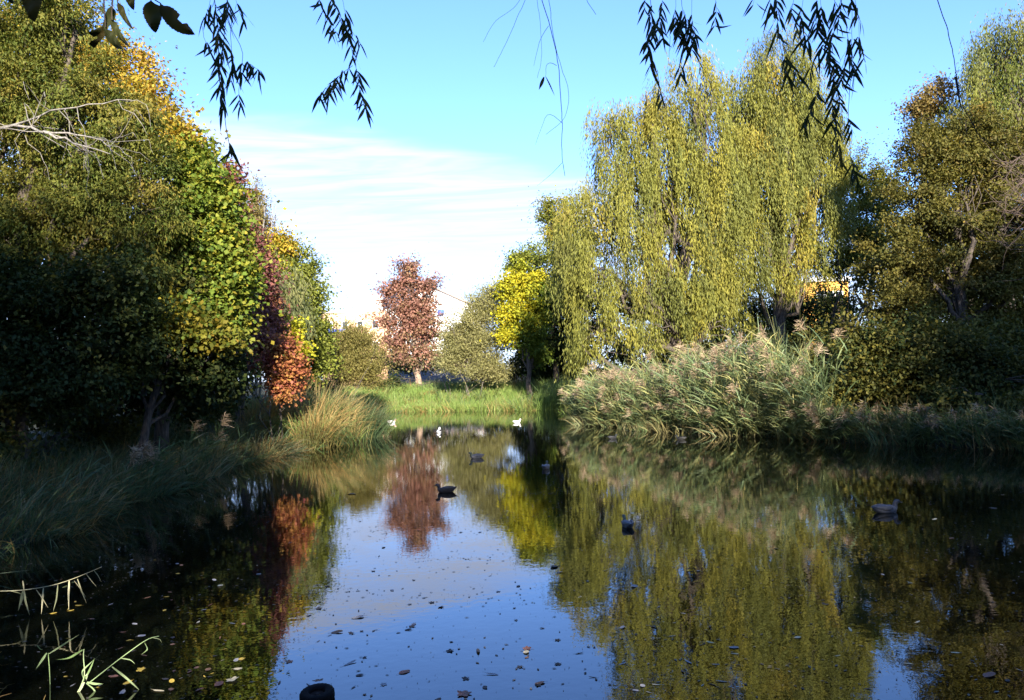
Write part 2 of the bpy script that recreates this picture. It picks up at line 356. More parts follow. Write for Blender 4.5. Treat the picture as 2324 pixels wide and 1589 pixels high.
# --- left bank, from the viewer outward
t1 = tree('broadleaf_tree', 'tall olive green tree at the left edge with pale bare boughs', 'tree', -40, 22,
     [(60, 60, 150, 150), (165, 205, 120, 130), (235, 330, 130, 130), (110, 300, 150, 160), (0, 200, 140, 180), (270, 470, 120, 110),
      (150, 480, 150, 130), (40, 560, 150, 150), (230, 620, 130, 110), (330, 560, 70, 110), (-60, 420, 140, 160), (150, 30, 70, 80), (330, 400, 70, 90), (360, 500, 60, 70), (300, 250, 60, 80)],
     105000, 0.095, OLIVE, 0.28, group=LB, ntw=14, k=34, clump=0.24, droop=0.9, aspect=0.34, inner=0.3, bs=.66)
def bough(pts, Y, r, parent, mat, name='bough', twigs=9, hang=1.0):
    p = np.array([P(x, y, Y + dy) for x, y, dy in pts]); tt = np.linspace(0, 1, len(p)); t2 = np.linspace(0, 1, 14)
    q = np.column_stack([np.interp(t2, tt, p[:, i]) for i in range(3)]) + rng.normal(size=(14, 3)) * 0.02
    K = [tube(q, np.linspace(r, r * 0.25, 14), 6)]
    for j in range(twigs):
        i = rng.integers(3, 13); d = np.array((rng.normal(0.35, .5), rng.normal(-.1, .4), rng.normal(-0.2 * hang, 0.5)))
        e = q[i] + unit(d) * (0.5 + rng.random() * 0.9); e2 = e + np.array((rng.normal(.1, .15), 0, -hang * (0.25 + .6 * rng.random())))
        pl = np.vstack((wob(q[i], e, 4, .05), wob(e, e2, 4, .06)[1:])); K.append(tube(pl, np.linspace(r * .3, r * .08, len(pl)), 4))
    v, f, _ = join(K); return mesh(name, v, f, mat, parent, smooth=True)
b1 = bough([(-60, 300, 0), (45, 285, -1.3), (100, 300, -2.4), (160, 325, -2.6), (250, 350, -2.8)], 21.5, 0.05, t1, PALEBARK)
b2 = bough([(-60, 300, 0), (60, 275, -1.4), (120, 250, -2.2), (190, 240, -2.4), (300, 225, -2.5)], 21.5, 0.034, t1, PALEBARK)
b3 = bough([(100, 300, -2.4), (180, 305, -2.6), (240, 325, -2.8), (255, 345, -3)], 21.5, 0.026, t1, PALEBARK, hang=0.4, twigs=8)
for b in (b1, b2, b3): b['label'] = 'pale bare bough with drooping twigs'
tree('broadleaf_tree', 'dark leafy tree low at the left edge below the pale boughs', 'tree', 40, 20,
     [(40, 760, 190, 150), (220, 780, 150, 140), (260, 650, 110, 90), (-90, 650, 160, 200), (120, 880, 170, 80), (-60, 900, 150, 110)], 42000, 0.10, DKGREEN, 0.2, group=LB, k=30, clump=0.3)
tree('broadleaf_tree', 'golden yellow tree crest rising behind the olive green tree', 'tree', 200, 29,
     [(345, 245, 62, 90), (385, 285, 38, 48), (290, 170, 60, 70), (100, 60, 110, 90), (230, 110, 70, 60), (300, 300, 80, 90)], 17000, 0.11, GOLD, 0.2, group=LB, k=14, clump=0.28)
tree('broadleaf_tree', 'yellow green tree with large round leaves beside the purple tree', 'tree', 360, 24,
     [(430, 385, 48, 62), (450, 480, 62, 75), (490, 455, 36, 55), (500, 560, 52, 65), (518, 640, 42, 66), (480, 660, 60, 70), (500, 740, 44, 48), (415, 560, 60, 90, .5), (410, 320, 30, 36, .5, 30, GOLD)],
     34000, 0.115, LINDEN, 0.22, group=LB, k=14, clump=0.3, aspect=0.9, flat=0.45)
tree('broadleaf_tree', 'low tree with golden leaves hanging over the dark left bank', 'tree', 300, 22,
     [(420, 745, 55, 36, 0, 50, SHADEGOLD), (390, 715, 30, 36, 0, 30, LINDEN), (330, 790, 110, 90, 1, 90, DKGREEN), (500, 770, 50, 28, .5, 40, SHADEGOLD), (440, 850, 110, 70, 1.5, 90, DKGREEN), (330, 700, 70, 60, 1, 60, DKGREEN + RUSTY[:1]), (400, 640, 70, 70, 1.5, 60, DKGREEN)], 16000, 0.12, GOLD, 0.14, group=LB, k=12, clump=0.26, aspect=0.85)
tree('broadleaf_tree', 'dark purple red tree between the yellow green tree and the flame bush', 'tree', 545, 33,
     [(515, 430, 26, 60), (520, 500, 38, 70), (553, 585, 44, 72), (590, 640, 42, 75), (575, 720, 55, 60), (600, 760, 40, 50), (555, 620, 50, 90), (560, 800, 50, 60)], 26000, 0.12, PURPLE, 0.2, group=LB, k=16, clump=0.26, aspect=0.75)
tree('poplar_tree', 'slender pale poplar with bare stems above the purple tree', 'tree', 575, 52,
     [(582, 440, 16, 32), (590, 485, 22, 40), (574, 500, 20, 45), (597, 530, 20, 45), (580, 560, 28, 50), (580, 640, 30, 70)], 9500, 0.13, RUSTY + [(3, (.30, .28, .09))], 0.18, bark=PALEBARK, group=LB, ntw=26, k=8, clump=0.3, stems=4, spread=.35, aspect=.5, twig=0.02)
tree('broadleaf_tree', 'rounded yellow topped green tree beyond the flame bush', 'tree', 690, 47,
     [(635, 600, 45, 62, 0, 60, LIME + YELLOW[:1]), (672, 630, 48, 62), (700, 690, 42, 70), (690, 770, 52, 70), (722, 770, 30, 60), (715, 830, 38, 45), (640, 690, 40, 80), (660, 820, 50, 50), (640, 560, 25, 35, 0, 30, GOLD)],
     36000, 0.15, LIME, 0.24, group=LB, k=20, clump=0.36)
tree('flame_bush', 'orange red bush behind the tan grass on the left bank', 'bush', 640, 29.5,
     [(640, 795, 36, 42), (655, 830, 34, 42), (625, 845, 38, 42), (640, 880, 38, 24), (600, 780, 26, 36, .5, 30, PURPLE)], 7500, 0.10, FLAME, 0.05, ntw=12, k=12, clump=0.2, stems=4, spread=.4, aspect=0.8, foliage='foliage')
tree('yellow_sapling', 'small bright yellow sapling between flame bush and green tree', 'tree', 690, 38,
     [(678, 800, 22, 22), (665, 765, 18, 40), (640, 740, 16, 22)], 1300, 0.13, YELLOW, 0.04, k=10, clump=0.25, aspect=.85)
# trees that close the view behind the front row
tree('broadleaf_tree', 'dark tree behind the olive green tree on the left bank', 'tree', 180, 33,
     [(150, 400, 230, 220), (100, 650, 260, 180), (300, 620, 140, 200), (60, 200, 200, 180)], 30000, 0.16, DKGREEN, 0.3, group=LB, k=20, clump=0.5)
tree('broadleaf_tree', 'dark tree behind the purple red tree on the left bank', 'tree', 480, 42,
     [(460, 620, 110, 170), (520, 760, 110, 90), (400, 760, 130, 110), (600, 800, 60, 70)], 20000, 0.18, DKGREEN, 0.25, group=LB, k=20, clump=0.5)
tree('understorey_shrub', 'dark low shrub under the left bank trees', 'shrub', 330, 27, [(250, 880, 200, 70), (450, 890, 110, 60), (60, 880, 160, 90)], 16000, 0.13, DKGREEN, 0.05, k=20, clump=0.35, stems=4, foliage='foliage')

# --- far bank
tree('olive_shrub', 'rounded olive shrub left of the red tree', 'shrub', 768, 52,
     [(800, 770, 42, 40), (830, 800, 40, 48), (785, 815, 36, 45), (840, 840, 36, 30), (765, 790, 20, 40), (805, 835, 50, 35), (775, 855, 30, 25), (840, 860, 30, 22)], 28000, 0.13, SHRUB, 0.06, bark=GREYBARK, ntw=30, k=14, clump=0.3, stems=5, spread=.5, aspect=.3, droop=-.4, foliage='foliage', inner=0.2)
tree('red_leaved_tree', 'conical dusty red tree standing alone on the far bank', 'tree', 952, 72,
     [(930, 605, 30, 28), (945, 640, 42, 35), (905, 650, 42, 35), (970, 670, 36, 42), (885, 665, 28, 30), (925, 690, 62, 40), (930, 718, 70, 34), (960, 705, 50, 34), (890, 755, 46, 36), (940, 745, 50, 42), (980, 755, 36, 38), (905, 790, 40, 30), (965, 795, 42, 30), (935, 815, 50, 24, 0, 50, [(2, (.30, .14, .10)), (2, (.26, .24, .10))])],
     17000, 0.165, REDTREE, 0.30, bark=PLANEBARK, group=FB, ntw=10, k=10, clump=0.42, aspect=.8, inner=0.15, split=0.2, bs=1.15, lump=.5)
tree('olive_tree', 'feathery pale olive tree between the red tree and the yellow tree', 'tree', 1075, 61,
     [(1090, 700, 30, 50), (1115, 690, 28, 60), (1060, 740, 48, 45), (1030, 765, 28, 45), (1100, 770, 52, 55), (1055, 810, 50, 36), (1115, 820, 34, 30), (1020, 820, 24, 36), (1075, 845, 50, 26), (1130, 845, 36, 24)], 31000, 0.16, PALEOL, 0.07, group=FB, bark=GREYBARK, ntw=34, k=12, clump=0.36, stems=3, spread=.5, aspect=.3, droop=-.5, inner=0.15, twig=.014)
tree('olive_tree', 'slim sapling close to the right of the red tree trunk', 'tree', 1025, 64, [(1012, 815, 22, 30), (1030, 790, 22, 40)], 1800, 0.13, PALEOL, 0.06, bark=GREYBARK, group=FB, ntw=12, k=10, clump=0.35, stems=2, aspect=.35)
tree('broadleaf_tree', 'bright yellow leaved tree left of the great willow', 'tree', 1205, 59,
     [(1160, 655, 32, 42), (1195, 640, 38, 45), (1150, 735, 24, 45), (1190, 715, 46, 50), (1165, 765, 34, 28), (1205, 770, 34, 40, 0, 30, GREENSH), (1220, 690, 30, 60, 1, 30, GREENSH), (1180, 600, 30, 32, 1, 30, LIME), (1215, 800, 30, 26, 1, 30, GREENSH)],
     20000, 0.15, YELLOW, 0.2, group=FB, k=14, clump=0.32, aspect=.8)
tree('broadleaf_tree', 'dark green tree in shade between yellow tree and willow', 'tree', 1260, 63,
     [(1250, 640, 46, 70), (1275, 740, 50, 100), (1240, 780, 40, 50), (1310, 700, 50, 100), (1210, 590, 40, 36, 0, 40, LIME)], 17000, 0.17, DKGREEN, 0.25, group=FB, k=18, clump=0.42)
tree('broadleaf_tree', 'tall yellowing tree crest behind the left side of the willow', 'tree', 1300, 68,
     [(1250, 500, 30, 62), (1285, 490, 45, 60), (1260, 560, 40, 50), (1320, 540, 50, 80), (1300, 640, 60, 100)], 15000, 0.17, LIME + GOLD[:1] + OLIVE[:2], 0.28, group=FB, k=16, clump=0.42)
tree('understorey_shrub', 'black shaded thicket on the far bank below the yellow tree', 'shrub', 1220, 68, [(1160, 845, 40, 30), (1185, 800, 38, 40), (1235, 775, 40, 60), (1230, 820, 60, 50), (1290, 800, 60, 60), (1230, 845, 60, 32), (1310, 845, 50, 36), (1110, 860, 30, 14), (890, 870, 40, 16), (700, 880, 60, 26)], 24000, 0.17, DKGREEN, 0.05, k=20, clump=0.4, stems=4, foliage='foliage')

tree('understorey_shrub', 'ragged low scrub below the crown of the red tree', 'shrub', 930, 82, [(885, 825, 36, 26), (930, 835, 34, 18), (985, 825, 40, 24), (1040, 815, 36, 30), (900, 800, 24, 24)], 9000, 0.17, PALEOL[:2] + DKGREEN[:2], 0.05, k=12, clump=0.4, stems=4, foliage='foliage')
# --- the weeping willows
def willow(name, label, bx, Y, domes, S, pal, r0, group, seglen=0.17, lw=0.052, short=1.0, llen=0.25, seed_gap=None, lo=0.3, hi=.85):
    b = P(bx, 860, Y); b[2] = gz(b[0], b[1]); root = thing(name, label, 'tree', b, group)
    geo = [(*blob_geo(d, Y), (d[6] if len(d) > 6 else 1.0)) for d in domes]
    area = np.array([g[1][0] * (g[1][1] + g[1][2]) for g in geo]); area /= area.sum()
    parts, tips, stems = [], [], []
    for (c, R, dn), a in zip(geo, area):
        s = int(S * a); nb = max(4, s // 42)                  # strands hang in bunches from one twig
        d = rdir(nb); d[:, 2] = abs(d[:, 2]) * 1.1 - 0.22; d = unit(d)
        r = (0.45 + 0.6 * rng.random(nb) ** 0.6) * (1 + 0.42 * lumpy(d)); top = c + d * r[:, None] * R
        tips.append(top); idx = rng.integers(0, nb, s); dd = unit(d[idx] * np.array((1, 1, .3)) + rdir(s) * .35)
        st = top[idx] + rng.normal(size=(s, 3)) * np.array((.26, .26, .40)); Lh = R[2] * (lo + (hi - lo) * rng.random(s)) * short * dn * (0.6 + 0.8 * rng.random(nb)[idx])
        Lh = np.clip(Lh, 0.7, 5.4)
        arc = 0.25 + 0.35 * rng.random(s); K = np.maximum(4, (Lh / seglen).astype(int)); tot = int(K.sum())
        si = np.repeat(np.arange(s), K); kk = np.arange(tot) - np.repeat(np.cumsum(K) - K, K); tt = (kk + rng.random(tot)) / K[si]
        sway = np.stack((np.sin(tt * 3 + si * 1.7), np.cos(tt * 2.3 + si * 2.9), np.zeros(tot)), 1) * 0.10
        rise = 0.35 * arc[si] * np.sin(np.clip(tt * Lh[si] / 0.8, 0, 1) * np.pi)
        pos = st[si] + dd[si] * (arc[si] * (1 - np.exp(-tt * Lh[si] / 0.6)))[:, None] * np.array((1, 1, .2)) + sway
        pos[:, 2] += rise - tt * Lh[si]
        pos += rng.normal(size=(tot, 3)) * 0.035
        ax = unit(np.array((0, 0, -1.0)) + rdir(tot) * 0.42 + dd[si] * .2); nr = rdir(tot) + dd[si] * 0.8
        bc = pick(pal, nb); col = bc[idx][si] * (0.78 + 0.44 * rng.random((tot, 1))) * (0.85 + 0.3 * rng.random((s, 1)))[si]
        ln = llen * (0.7 + 0.6 * rng.random(tot)); parts.append(leaves(pos, ax, nr, ln, lw * (0.7 + .6 * rng.random(tot)), col, 0.15, 0.4))
    V, F, T = join(parts); mesh('crown', V, F, LEAF, root, T)
    (tv, tf, _), (kv, kf, _) = skeleton(b, [(c, R) for c, R, _ in geo], tips, r0, 18, 1, 0.3, 0.3, 0.022)
    mesh('trunk', tv, tf, BARK, root, smooth=True); mesh('branches', kv, kf, BARK, root, smooth=True)
    return root
willow('weeping_willow', 'great yellow green weeping willow above the plumed reeds', 1570, 46,
       [(1545, 250, 80, 105), (1450, 290, 70, 90), (1590, 190, 45, 60), (1400, 370, 60, 110), (1500, 390, 110, 120), (1600, 400, 80, 140), (1330, 480, 60, 70), (1290, 560, 55, 80), (1420, 520, 110, 110),
        (1560, 540, 110, 110), (1640, 480, 70, 100), (1340, 620, 70, 100, -1), (1460, 650, 100, 90, -1), (1580, 660, 90, 90, -1), (1350, 760, 55, 80, -2), (1430, 770, 60, 50, -1.5), (1330, 800, 40, 50, -2), (1270, 640, 36, 70), (1520, 740, 60, 60, -2), (1620, 740, 70, 50, -2), (1660, 640, 70, 90), (1680, 560, 60, 110)],
       16500, WILLOW, 0.42, 'weeping willows on the right bank')
willow('weeping_willow', 'tallest weeping willow behind, its crest under the hanging twigs', 1765, 47.5,
       [(1760, 150, 55, 75), (1700, 220, 65, 90), (1790, 200, 75, 90), (1690, 320, 70, 120), (1780, 310, 90, 120), (1850, 300, 55, 110), (1740, 420, 100, 120), (1840, 440, 65, 110), (1870, 380, 40, 100), (1700, 520, 60, 90), (1800, 540, 60, 80), (1710, 640, 50, 80), (1770, 630, 40, 60), (1885, 300, 36, 80), (1870, 500, 45, 90), (1640, 250, 50, 80), (1830, 620, 50, 60)],
       13500, WILLOW, 0.4, 'weeping willows on the right bank')
willow('weeping_willow', 'small grey green willow in front of the rounded green tree', 650, 42, [(645, 640, 34, 50), (650, 710, 40, 60), (640, 760, 36, 50)], 1300, GREYWILL, 0.14, None, short=1.1)

# --- right bank
tree('broadleaf_tree', 'thin dark tree with sky showing through right of the willow', 'tree', 1895, 52,
     [(1890, 540, 40, 50), (1930, 580, 45, 50), (1880, 620, 45, 40), (1850, 590, 40, 40), (1930, 500, 50, 60), (1905, 690, 60, 35)], 7500, 0.13, DKGREEN + OLIVE[:1], 0.2, group=RB, ntw=26, k=14, clump=0.36, stems=3, spread=.6, inner=.15)
tree('broadleaf_tree', 'yellow olive round topped tree between willow and bronze tree', 'tree', 1985, 50,
     [(1960, 410, 55, 75), (1920, 400, 35, 60), (2010, 440, 45, 70), (1960, 500, 60, 80), (2010, 560, 60, 80), (1950, 570, 40, 60)], 24000, 0.115, OLIVE + LIME[:1], 0.2, group=RB, k=18, clump=0.3)
tree('broadleaf_tree', 'big bronze green tree filling the right edge above the reeds', 'tree', 2180, 31,
     [(2110, 360, 80, 90), (2190, 330, 90, 100), (2280, 370, 90, 120), (2080, 470, 80, 100), (2180, 480, 110, 110), (2290, 520, 100, 120), (2040, 590, 90, 100), (2150, 620, 110, 100), (2270, 660, 110, 110), (2020, 690, 70, 70), (2120, 740, 110, 70), (2280, 780, 110, 80), (2350, 600, 90, 200)],
     105000, 0.105, BRONZE, 0.3, group=RB, ntw=16, k=26, clump=0.25, aspect=.5, inner=.3, bs=.7)
tree('broadleaf_tree', 'rusty topped tree with thin orange leaves behind the bronze tree', 'tree', 2110, 39,
     [(2105, 230, 35, 45), (2080, 270, 40, 45), (2120, 300, 50, 70), (2140, 210, 25, 40)], 5200, 0.12, RUSTY, 0.18, group=RB, ntw=30, k=12, clump=0.3, inner=.2)
willow('weeping_willow', 'weeping willow crest at the upper right edge', 2290, 37,
       [(2290, 95, 50, 85), (2225, 185, 45, 90), (2290, 200, 70, 110), (2200, 270, 45, 70), (2340, 140, 60, 120), (2250, 290, 80, 90)], 5600, WILLOW[:2] + OLIVE[:2] + GREYWILL[:1], 0.35, 'weeping willows on the right bank', llen=.16, lw=.045)
bt = thing('bare_tree', 'bare brown twiggy tree reaching in at the right edge', 'tree', (*P(2420, 870, 25)[:2], gz(*P(2420, 870, 25)[:2])))
K = []
bb = np.array(bt.location); tp = P(2400, 250, 25); pl = wob(bb - (0, 0, .3), tp, 9, .02); K2 = tube(pl, np.linspace(.14, .03, 9), 8)
mesh('trunk', K2[0], K2[1], BARK, bt, smooth=True)
for j in range(30):
    i = rng.integers(3, 9); e = P(2240 + 90 * rng.random(), 330 + 250 * rng.random(), 24.5 + rng.normal() * .8); lim = wob(pl[i], e, 7, .05, .03)
    K.append(tube(lim, np.linspace(.022, .004, 7), 4))
    for h in range(5):
        s = lim[rng.integers(2, 7)]; K.append(tube(wob(s, s + np.array((rng.normal(-.2, .4), rng.normal(0, .3), rng.normal(.15, .4))), 4, .06), np.linspace(.008, .003, 4), 3))
v, f, _ = join(K); mesh('branches', v, f, noise_mat('brown_twig', (.07, .05, .04), (.15, .105, .08), 8), bt, smooth=True)
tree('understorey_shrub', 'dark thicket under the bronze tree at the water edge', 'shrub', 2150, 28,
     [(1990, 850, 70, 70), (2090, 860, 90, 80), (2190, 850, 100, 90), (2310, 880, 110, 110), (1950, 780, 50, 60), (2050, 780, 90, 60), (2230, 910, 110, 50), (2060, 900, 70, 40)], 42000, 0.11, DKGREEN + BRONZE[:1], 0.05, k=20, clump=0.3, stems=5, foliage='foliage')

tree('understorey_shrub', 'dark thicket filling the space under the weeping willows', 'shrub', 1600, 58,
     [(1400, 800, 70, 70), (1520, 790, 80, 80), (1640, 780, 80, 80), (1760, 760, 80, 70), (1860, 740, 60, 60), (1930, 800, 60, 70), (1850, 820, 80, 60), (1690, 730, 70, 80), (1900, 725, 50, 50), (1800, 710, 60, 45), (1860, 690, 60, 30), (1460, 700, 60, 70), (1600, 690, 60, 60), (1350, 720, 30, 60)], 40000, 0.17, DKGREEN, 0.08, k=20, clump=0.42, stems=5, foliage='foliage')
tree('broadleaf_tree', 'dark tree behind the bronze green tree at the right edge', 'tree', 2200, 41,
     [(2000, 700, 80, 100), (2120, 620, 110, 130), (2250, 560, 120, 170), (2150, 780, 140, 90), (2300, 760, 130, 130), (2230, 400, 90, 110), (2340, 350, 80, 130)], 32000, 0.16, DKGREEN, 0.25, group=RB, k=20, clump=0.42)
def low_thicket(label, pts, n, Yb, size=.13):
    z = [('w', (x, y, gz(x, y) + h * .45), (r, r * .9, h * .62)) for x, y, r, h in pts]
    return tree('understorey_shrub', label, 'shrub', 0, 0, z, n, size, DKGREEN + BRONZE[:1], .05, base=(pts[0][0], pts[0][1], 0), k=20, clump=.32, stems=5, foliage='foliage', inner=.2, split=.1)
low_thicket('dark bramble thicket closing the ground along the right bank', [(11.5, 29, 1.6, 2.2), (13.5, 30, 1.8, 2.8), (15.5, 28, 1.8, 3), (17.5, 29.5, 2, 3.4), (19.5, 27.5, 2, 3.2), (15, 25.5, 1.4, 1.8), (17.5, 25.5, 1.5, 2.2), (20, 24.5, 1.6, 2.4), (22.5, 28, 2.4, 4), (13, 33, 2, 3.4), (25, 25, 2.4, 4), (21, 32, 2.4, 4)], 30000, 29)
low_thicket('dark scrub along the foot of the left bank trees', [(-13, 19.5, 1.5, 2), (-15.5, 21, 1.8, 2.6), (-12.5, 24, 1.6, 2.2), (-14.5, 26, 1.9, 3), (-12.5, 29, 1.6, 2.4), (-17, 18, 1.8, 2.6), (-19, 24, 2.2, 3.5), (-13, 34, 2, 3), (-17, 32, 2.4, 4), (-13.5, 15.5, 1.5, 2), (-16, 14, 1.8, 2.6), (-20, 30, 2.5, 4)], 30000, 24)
low_thicket('unseen hedge added behind the viewer to shade the near water', [(x_, -9.5, 1.7, 6.2) for x_ in (-12, -9.5, -7, -4.5, -2, .5, 3, 5.5, 8, 10.5, 13, 15.5)], 30000, 0, .25)  # unseen hedge, added to stop low sun passing under the willow crown
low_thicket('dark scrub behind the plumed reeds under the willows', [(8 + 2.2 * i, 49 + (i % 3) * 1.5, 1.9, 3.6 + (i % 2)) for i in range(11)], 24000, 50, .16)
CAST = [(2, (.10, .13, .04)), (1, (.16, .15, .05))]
def shade(label, x, y, top, wdt, n=15000):
    z = [(('w', (x + rng.normal() * .4, y + rng.normal(), top * f), (wdt * g, wdt * g, top * .17))) for f, g in ((.84, .8), (.66, 1.05), (.48, 1.05), (.32, .9))]
    return tree('broadleaf_tree', label, 'tree', 0, 0, z, n, .27, CAST, .28, group='trees behind the viewer', base=(x, y, 0), k=24, clump=.75, lump=.2, boughs=False, inner=.15)
shade('medium tree behind the viewer on the right side', 21.6, -8, 17.4, 3.7)
shade('smaller unseen tree added behind the viewer to shade the right water', 15.6, -8, 13.6, 4.3)  # unseen, added to shade the right water and its near reeds
shade('unseen tree added on the left bank level with the viewer for shade', -15.5, 4, 14, 3.6)  # added out of frame to cut sky light on the left bank
shade('second unseen tree added on the left bank for shade', -16.5, 12, 14, 3.4)  # also added out of frame, blocks more sky over the left grass
shade('unseen tree added on the right bank level with the viewer for shade', 22, 10, 14, 4)  # added out of frame to darken the lower right
shade('tall tree behind the viewer on the right side', 26.6, -8.5, 22, 4.4, 20000)

# ------------------------------------------------------------------ grasses and reeds
def bank_pts(n, xlo, xhi, ylo, yhi, dlo, dhi):
    q = np.column_stack((rng.uniform(xlo, xhi, n * 6), rng.uniform(ylo, yhi, n * 6))); d = pond_sd(q); q = q[(d > dlo) & (d < dhi)][:n]
    return np.column_stack((q, ground_z(q)))
def tussocks(pts, per, ln, wd, spread, bend, pal, lean=(0, 0, 0), upright=1.0):
    n = len(pts); idx = np.repeat(np.arange(n), per); m = len(idx)
    off = rng.normal(size=(m, 3)) * np.array((spread, spread, 0)); p = pts[idx] + off; p[:, 2] -= 0.03
    tl = rng.normal(size=(n, 3)) * np.array((.35, .35, 0)); d = np.array((0, 0, upright)) + unit(off + 1e-6) * 0.45 * rng.random((m, 1)) + tl[idx] + np.array(lean) + rng.normal(size=(m, 3)) * .15
    l = ln * (0.55 + 0.75 * rng.random(m)) * (0.7 + .6 * rng.random(n))[idx]
    col = pick(pal, n)[idx] * (0.65 + .7 * rng.random((m, 1))); j = rng.random(m) < .2; col[j] = pick(pal, int(j.sum()))
    return ribbons(p, d, l, wd * (0.7 + .6 * rng.random(m)), bend * (0.5 + rng.random(m)), col)
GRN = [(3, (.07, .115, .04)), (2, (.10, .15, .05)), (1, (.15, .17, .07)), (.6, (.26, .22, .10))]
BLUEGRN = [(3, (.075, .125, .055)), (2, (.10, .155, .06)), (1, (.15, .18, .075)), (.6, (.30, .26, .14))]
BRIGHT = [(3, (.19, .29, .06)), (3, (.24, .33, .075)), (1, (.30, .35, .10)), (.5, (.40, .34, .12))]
TAN = [(3, (.40, .25, .09)), (2, (.46, .31, .12)), (2, (.27, .24, .08)), (3, (.14, .20, .065))]
lean_l = (.4, -.1, 0)
parts = [tussocks(bank_pts(60, -9, -2.5, 4, 9.5, .0, 3), 26, .22, .010, .16, 1.8, GRN[:2] + TAN[:1], (.3, 0, 0)), tussocks(bank_pts(520, -16, -5, 9, 36, -.15, 4.5), 40, .62, .017, .2, 1.5, BLUEGRN + TAN[:1], lean_l),
         tussocks(bank_pts(420, -24, -6, 9, 56, 1.5, 11), 34, .8, .018, .22, 1.0, GRN, (.2, 0, 0)),
         tussocks(bank_pts(90, -14, -5, 9, 30, -.2, 1.6), 14, .95, .028, .16, 1.5, BLUEGRN, (.8, -.15, 0))]
v, f, tt = join(parts); o = mesh('bank_grass', v, f, GRASS, None, tt)
tag(o, 'long dark blue green grass trailing over the left bank', 'grass', kind='stuff')
fb = bank_pts(2600, -18, 9, 46, 84, -.1, 17)
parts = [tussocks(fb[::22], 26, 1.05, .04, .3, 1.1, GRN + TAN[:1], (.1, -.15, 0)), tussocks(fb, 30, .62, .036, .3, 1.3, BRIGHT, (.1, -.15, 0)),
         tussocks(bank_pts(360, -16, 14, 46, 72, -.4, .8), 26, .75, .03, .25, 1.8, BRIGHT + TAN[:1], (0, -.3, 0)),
         tussocks(bank_pts(420, 3, 20, 50, 84, .3, 15), 30, .8, .026, .25, 1.1, GRN, (0, -.1, 0))]
v, f, tt = join(parts); o = mesh('meadow_grass', v, f, GRASS, None, tt)
tag(o, 'bright green grass covering the mound of the far bank', 'grass', kind='stuff')
o = tussocks(bank_pts(260, 2, 26, 20, 44, -.35, .5), 30, .8, .03, .2, 1.7, [(2, (.17, .24, .10)), (2, (.30, .26, .11)), (1, (.40, .30, .14))], (-.1, -.4, 0))
tag(mesh('shore_grass', o[0], o[1], GRASS, None, o[2]), 'straw and green sedge hanging into the water before the reeds', 'grass', kind='stuff')
# the tan sedge promontory and single tussocks
def tussock_thing(name, label, px, per, ln, wd, spread, bend, pal, lean=(0, 0, 0), up=1.0, cat='grass tussock', n=8, jit=.5):
    b = G(*px); b[2] = max(0.02, gz(b[0], b[1])); root = thing(name, label, cat, b)
    pts = np.column_stack((b[0] + rng.normal(size=n) * jit, b[1] + rng.normal(size=n) * jit * .8)); pts = np.column_stack((pts, ground_z(pts).clip(-.05)))
    v, f, tt = tussocks(pts, per, ln, wd, spread, bend, pal, lean, up); mesh('blades', v, f, GRASS, root, tt); return root
tussock_thing('sedge_tussock', 'big tan and rust sedge tussock leaning over the water on the left point', (692, 1004), 260, 1.75, .026, .32, 1.3, TAN, (.3, -.1, 0), n=15, jit=.8)
tussock_thing('sedge_tussock', 'upright tan stalks in front of the flame bush', (655, 985), 40, 2.1, .016, .2, .5, TAN, (.15, 0, 0), 1.6, n=8, jit=.6)
tussock_thing('sedge_tussock', 'green sedge at the tip of the left point', (812, 993), 180, 1.5, .02, .24, 1.0, BLUEGRN + TAN[:1], (.3, -.1, 0), n=9, jit=.45)
tussock_thing('sedge_tussock', 'straw coloured sedge drooping into the water at the shadow edge', (732, 1012), 190, 1.35, .026, .26, 1.9, TAN + BRIGHT[:1], (.2, -.3, 0), n=11, jit=.7)
tussock_thing('sedge_tussock', 'rounded green grass tussock beside the reeds on the far bank', (1285, 930), 300, 1.9, .024, .3, 1.0, BRIGHT + GRN[:2], (0, -.15, 0), 1.2, n=6, jit=.55)
tussock_thing('sedge_tussock', 'lit green iris blades at the shadow edge on the left bank', (565, 985), 40, 1.1, .04, .2, .5, BRIGHT[:2] + BLUEGRN[:2], (.1, 0, 0), 1.6, n=8, jit=.5)
tussock_thing('sedge_tussock', 'tall dark iris blades standing out of the left bank grass', (405, 990), 10, 1.9, .05, .12, .7, BLUEGRN, (.1, 0, 0), 2.0, n=3, jit=.25)

